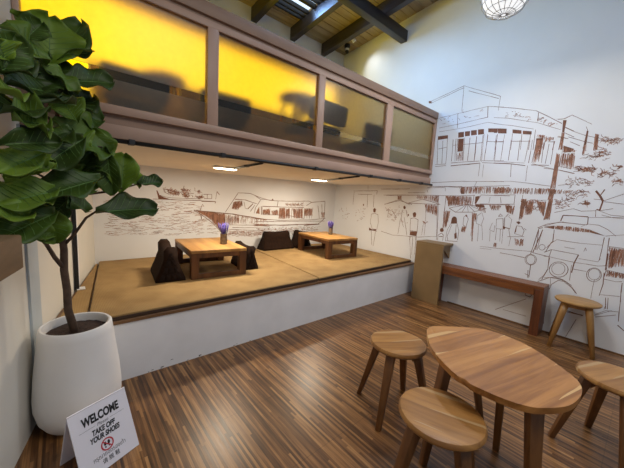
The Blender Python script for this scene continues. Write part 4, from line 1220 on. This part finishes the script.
def loc(P): return Vector(P)-Vector((PX, PY, 0))
bm = bmesh.new(); tube(bm, [loc(p) for p in TRUNK], [.021, .019, .018, .018, .017, .016, .014, .012, .010, .007], 14); link('trunk', bm, M['bark'], pl, True)
for br, r0 in BRANCHES:
    bm = bmesh.new(); k = len(br); tube(bm, [loc(p) for p in br], [r0*(1-.55*i/(k-1)) for i in range(k)], 10); link('branch', bm, M['bark'], pl, True)
def make_leaf(base, tip, wid, roll, cup, seed):
    base, tip = Vector(base), Vector(tip); rnd = random.Random(seed); L = (tip-base).length; d = (tip-base).normalized()
    camd = (Vector((0, 0, 1.4))-(base+tip)/2).normalized()
    pref = camd*.75+Vector((0, 0, .65)); nrm = (pref-d*pref.dot(d)).normalized()
    nrm = Matrix.Rotation(roll, 3, d) @ nrm; side = d.cross(nrm).normalized()
    nu, nv = 18, 8; bm = bmesh.new(); g = []
    ph = rnd.uniform(0, 6)
    for i in range(nu+1):
        t = i/nu; w = max(.05, math.sin(math.pi*min(1, t**1.3*.97+.015)))**.72
        row = []
        for j in range(nv+1):
            s = -1+2*j/nv; x = s*w*wid/2
            z = cup*abs(s)**1.6*wid*.5-.16*L*(t-.35)**2+.02*L
            z += .018*wid/.12*math.sin(ph+t*11+(0 if s > 0 else 2))*abs(s)**2*w
            z -= .012*(1-abs(s))**3
            row.append(bm.verts.new(base+d*(L*t)+side*x+nrm*z))
        g.append(row)
    for i in range(nu):
        for j in range(nv): bm.faces.new((g[i][j], g[i+1][j], g[i+1][j+1], g[i][j+1]))
    mid = [g[i][nv//2].co.copy()+nrm*.0015 for i in range(nu+1)]
    VE = {(i, sd): [g[i+k][nv//2+sd*k].co+nrm*.0016 for k in range(4)] for i in range(2, nu-4, 2) for sd in (-1, 1)}
    bmesh.ops.translate(bm, vec=-Vector((PX, PY, 0)), verts=bm.verts)
    o = link('leaf', bm, M['leaf'], pl, True)
    so = o.modifiers.new('thick', 'SOLIDIFY'); so.thickness = .0016
    bm = bmesh.new(); tube(bm, [loc(p) for p in mid], [.0032*(1-.8*i/nu) for i in range(nu+1)], 6)
    for i in range(2, nu-4, 2):   # side veins
        for sd in (-1, 1):
            tube(bm, [loc(q_) for q_ in VE[(i, sd)]], .0011, 4)
    link('midrib', bm, M['vein'], o, True)
for i, (b_, t_, w_, ro, cu2) in enumerate(LEAVES): make_leaf(b_, t_, w_, ro, cu2, i)

# ------------------------------------------------------------------ light
wd = bpy.data.worlds.new('World'); scn.world = wd; wd.use_nodes = True
bg = wd.node_tree.nodes['Background']; bg.inputs['Color'].default_value = (.62, .78, 1, 1); bg.inputs['Strength'].default_value = W_STR
nm_spread = {'skylight_light': 95}
def area(name, loc, rot, sx, sy, e, c):
    ld = bpy.data.lights.new(name, 'AREA'); ld.shape = 'RECTANGLE'; ld.size = sx; ld.size_y = sy; ld.energy = e; ld.color = c
    if nm_spread.get(name): ld.spread = R_(nm_spread[name])
    o = bpy.data.objects.new(name, ld); COL.objects.link(o); o.location = loc; o.rotation_euler = rot; return o
for nm, l_, r_, a_, b_, e_, c_ in LIGHTS: area(nm, l_, r_, a_, b_, e_, c_)
vs_ = scn.view_settings; vs_.view_transform = 'Standard'; vs_.look = 'None'; vs_.gamma = 1; vs_.use_curve_mapping = False; vs_.exposure = EXPO
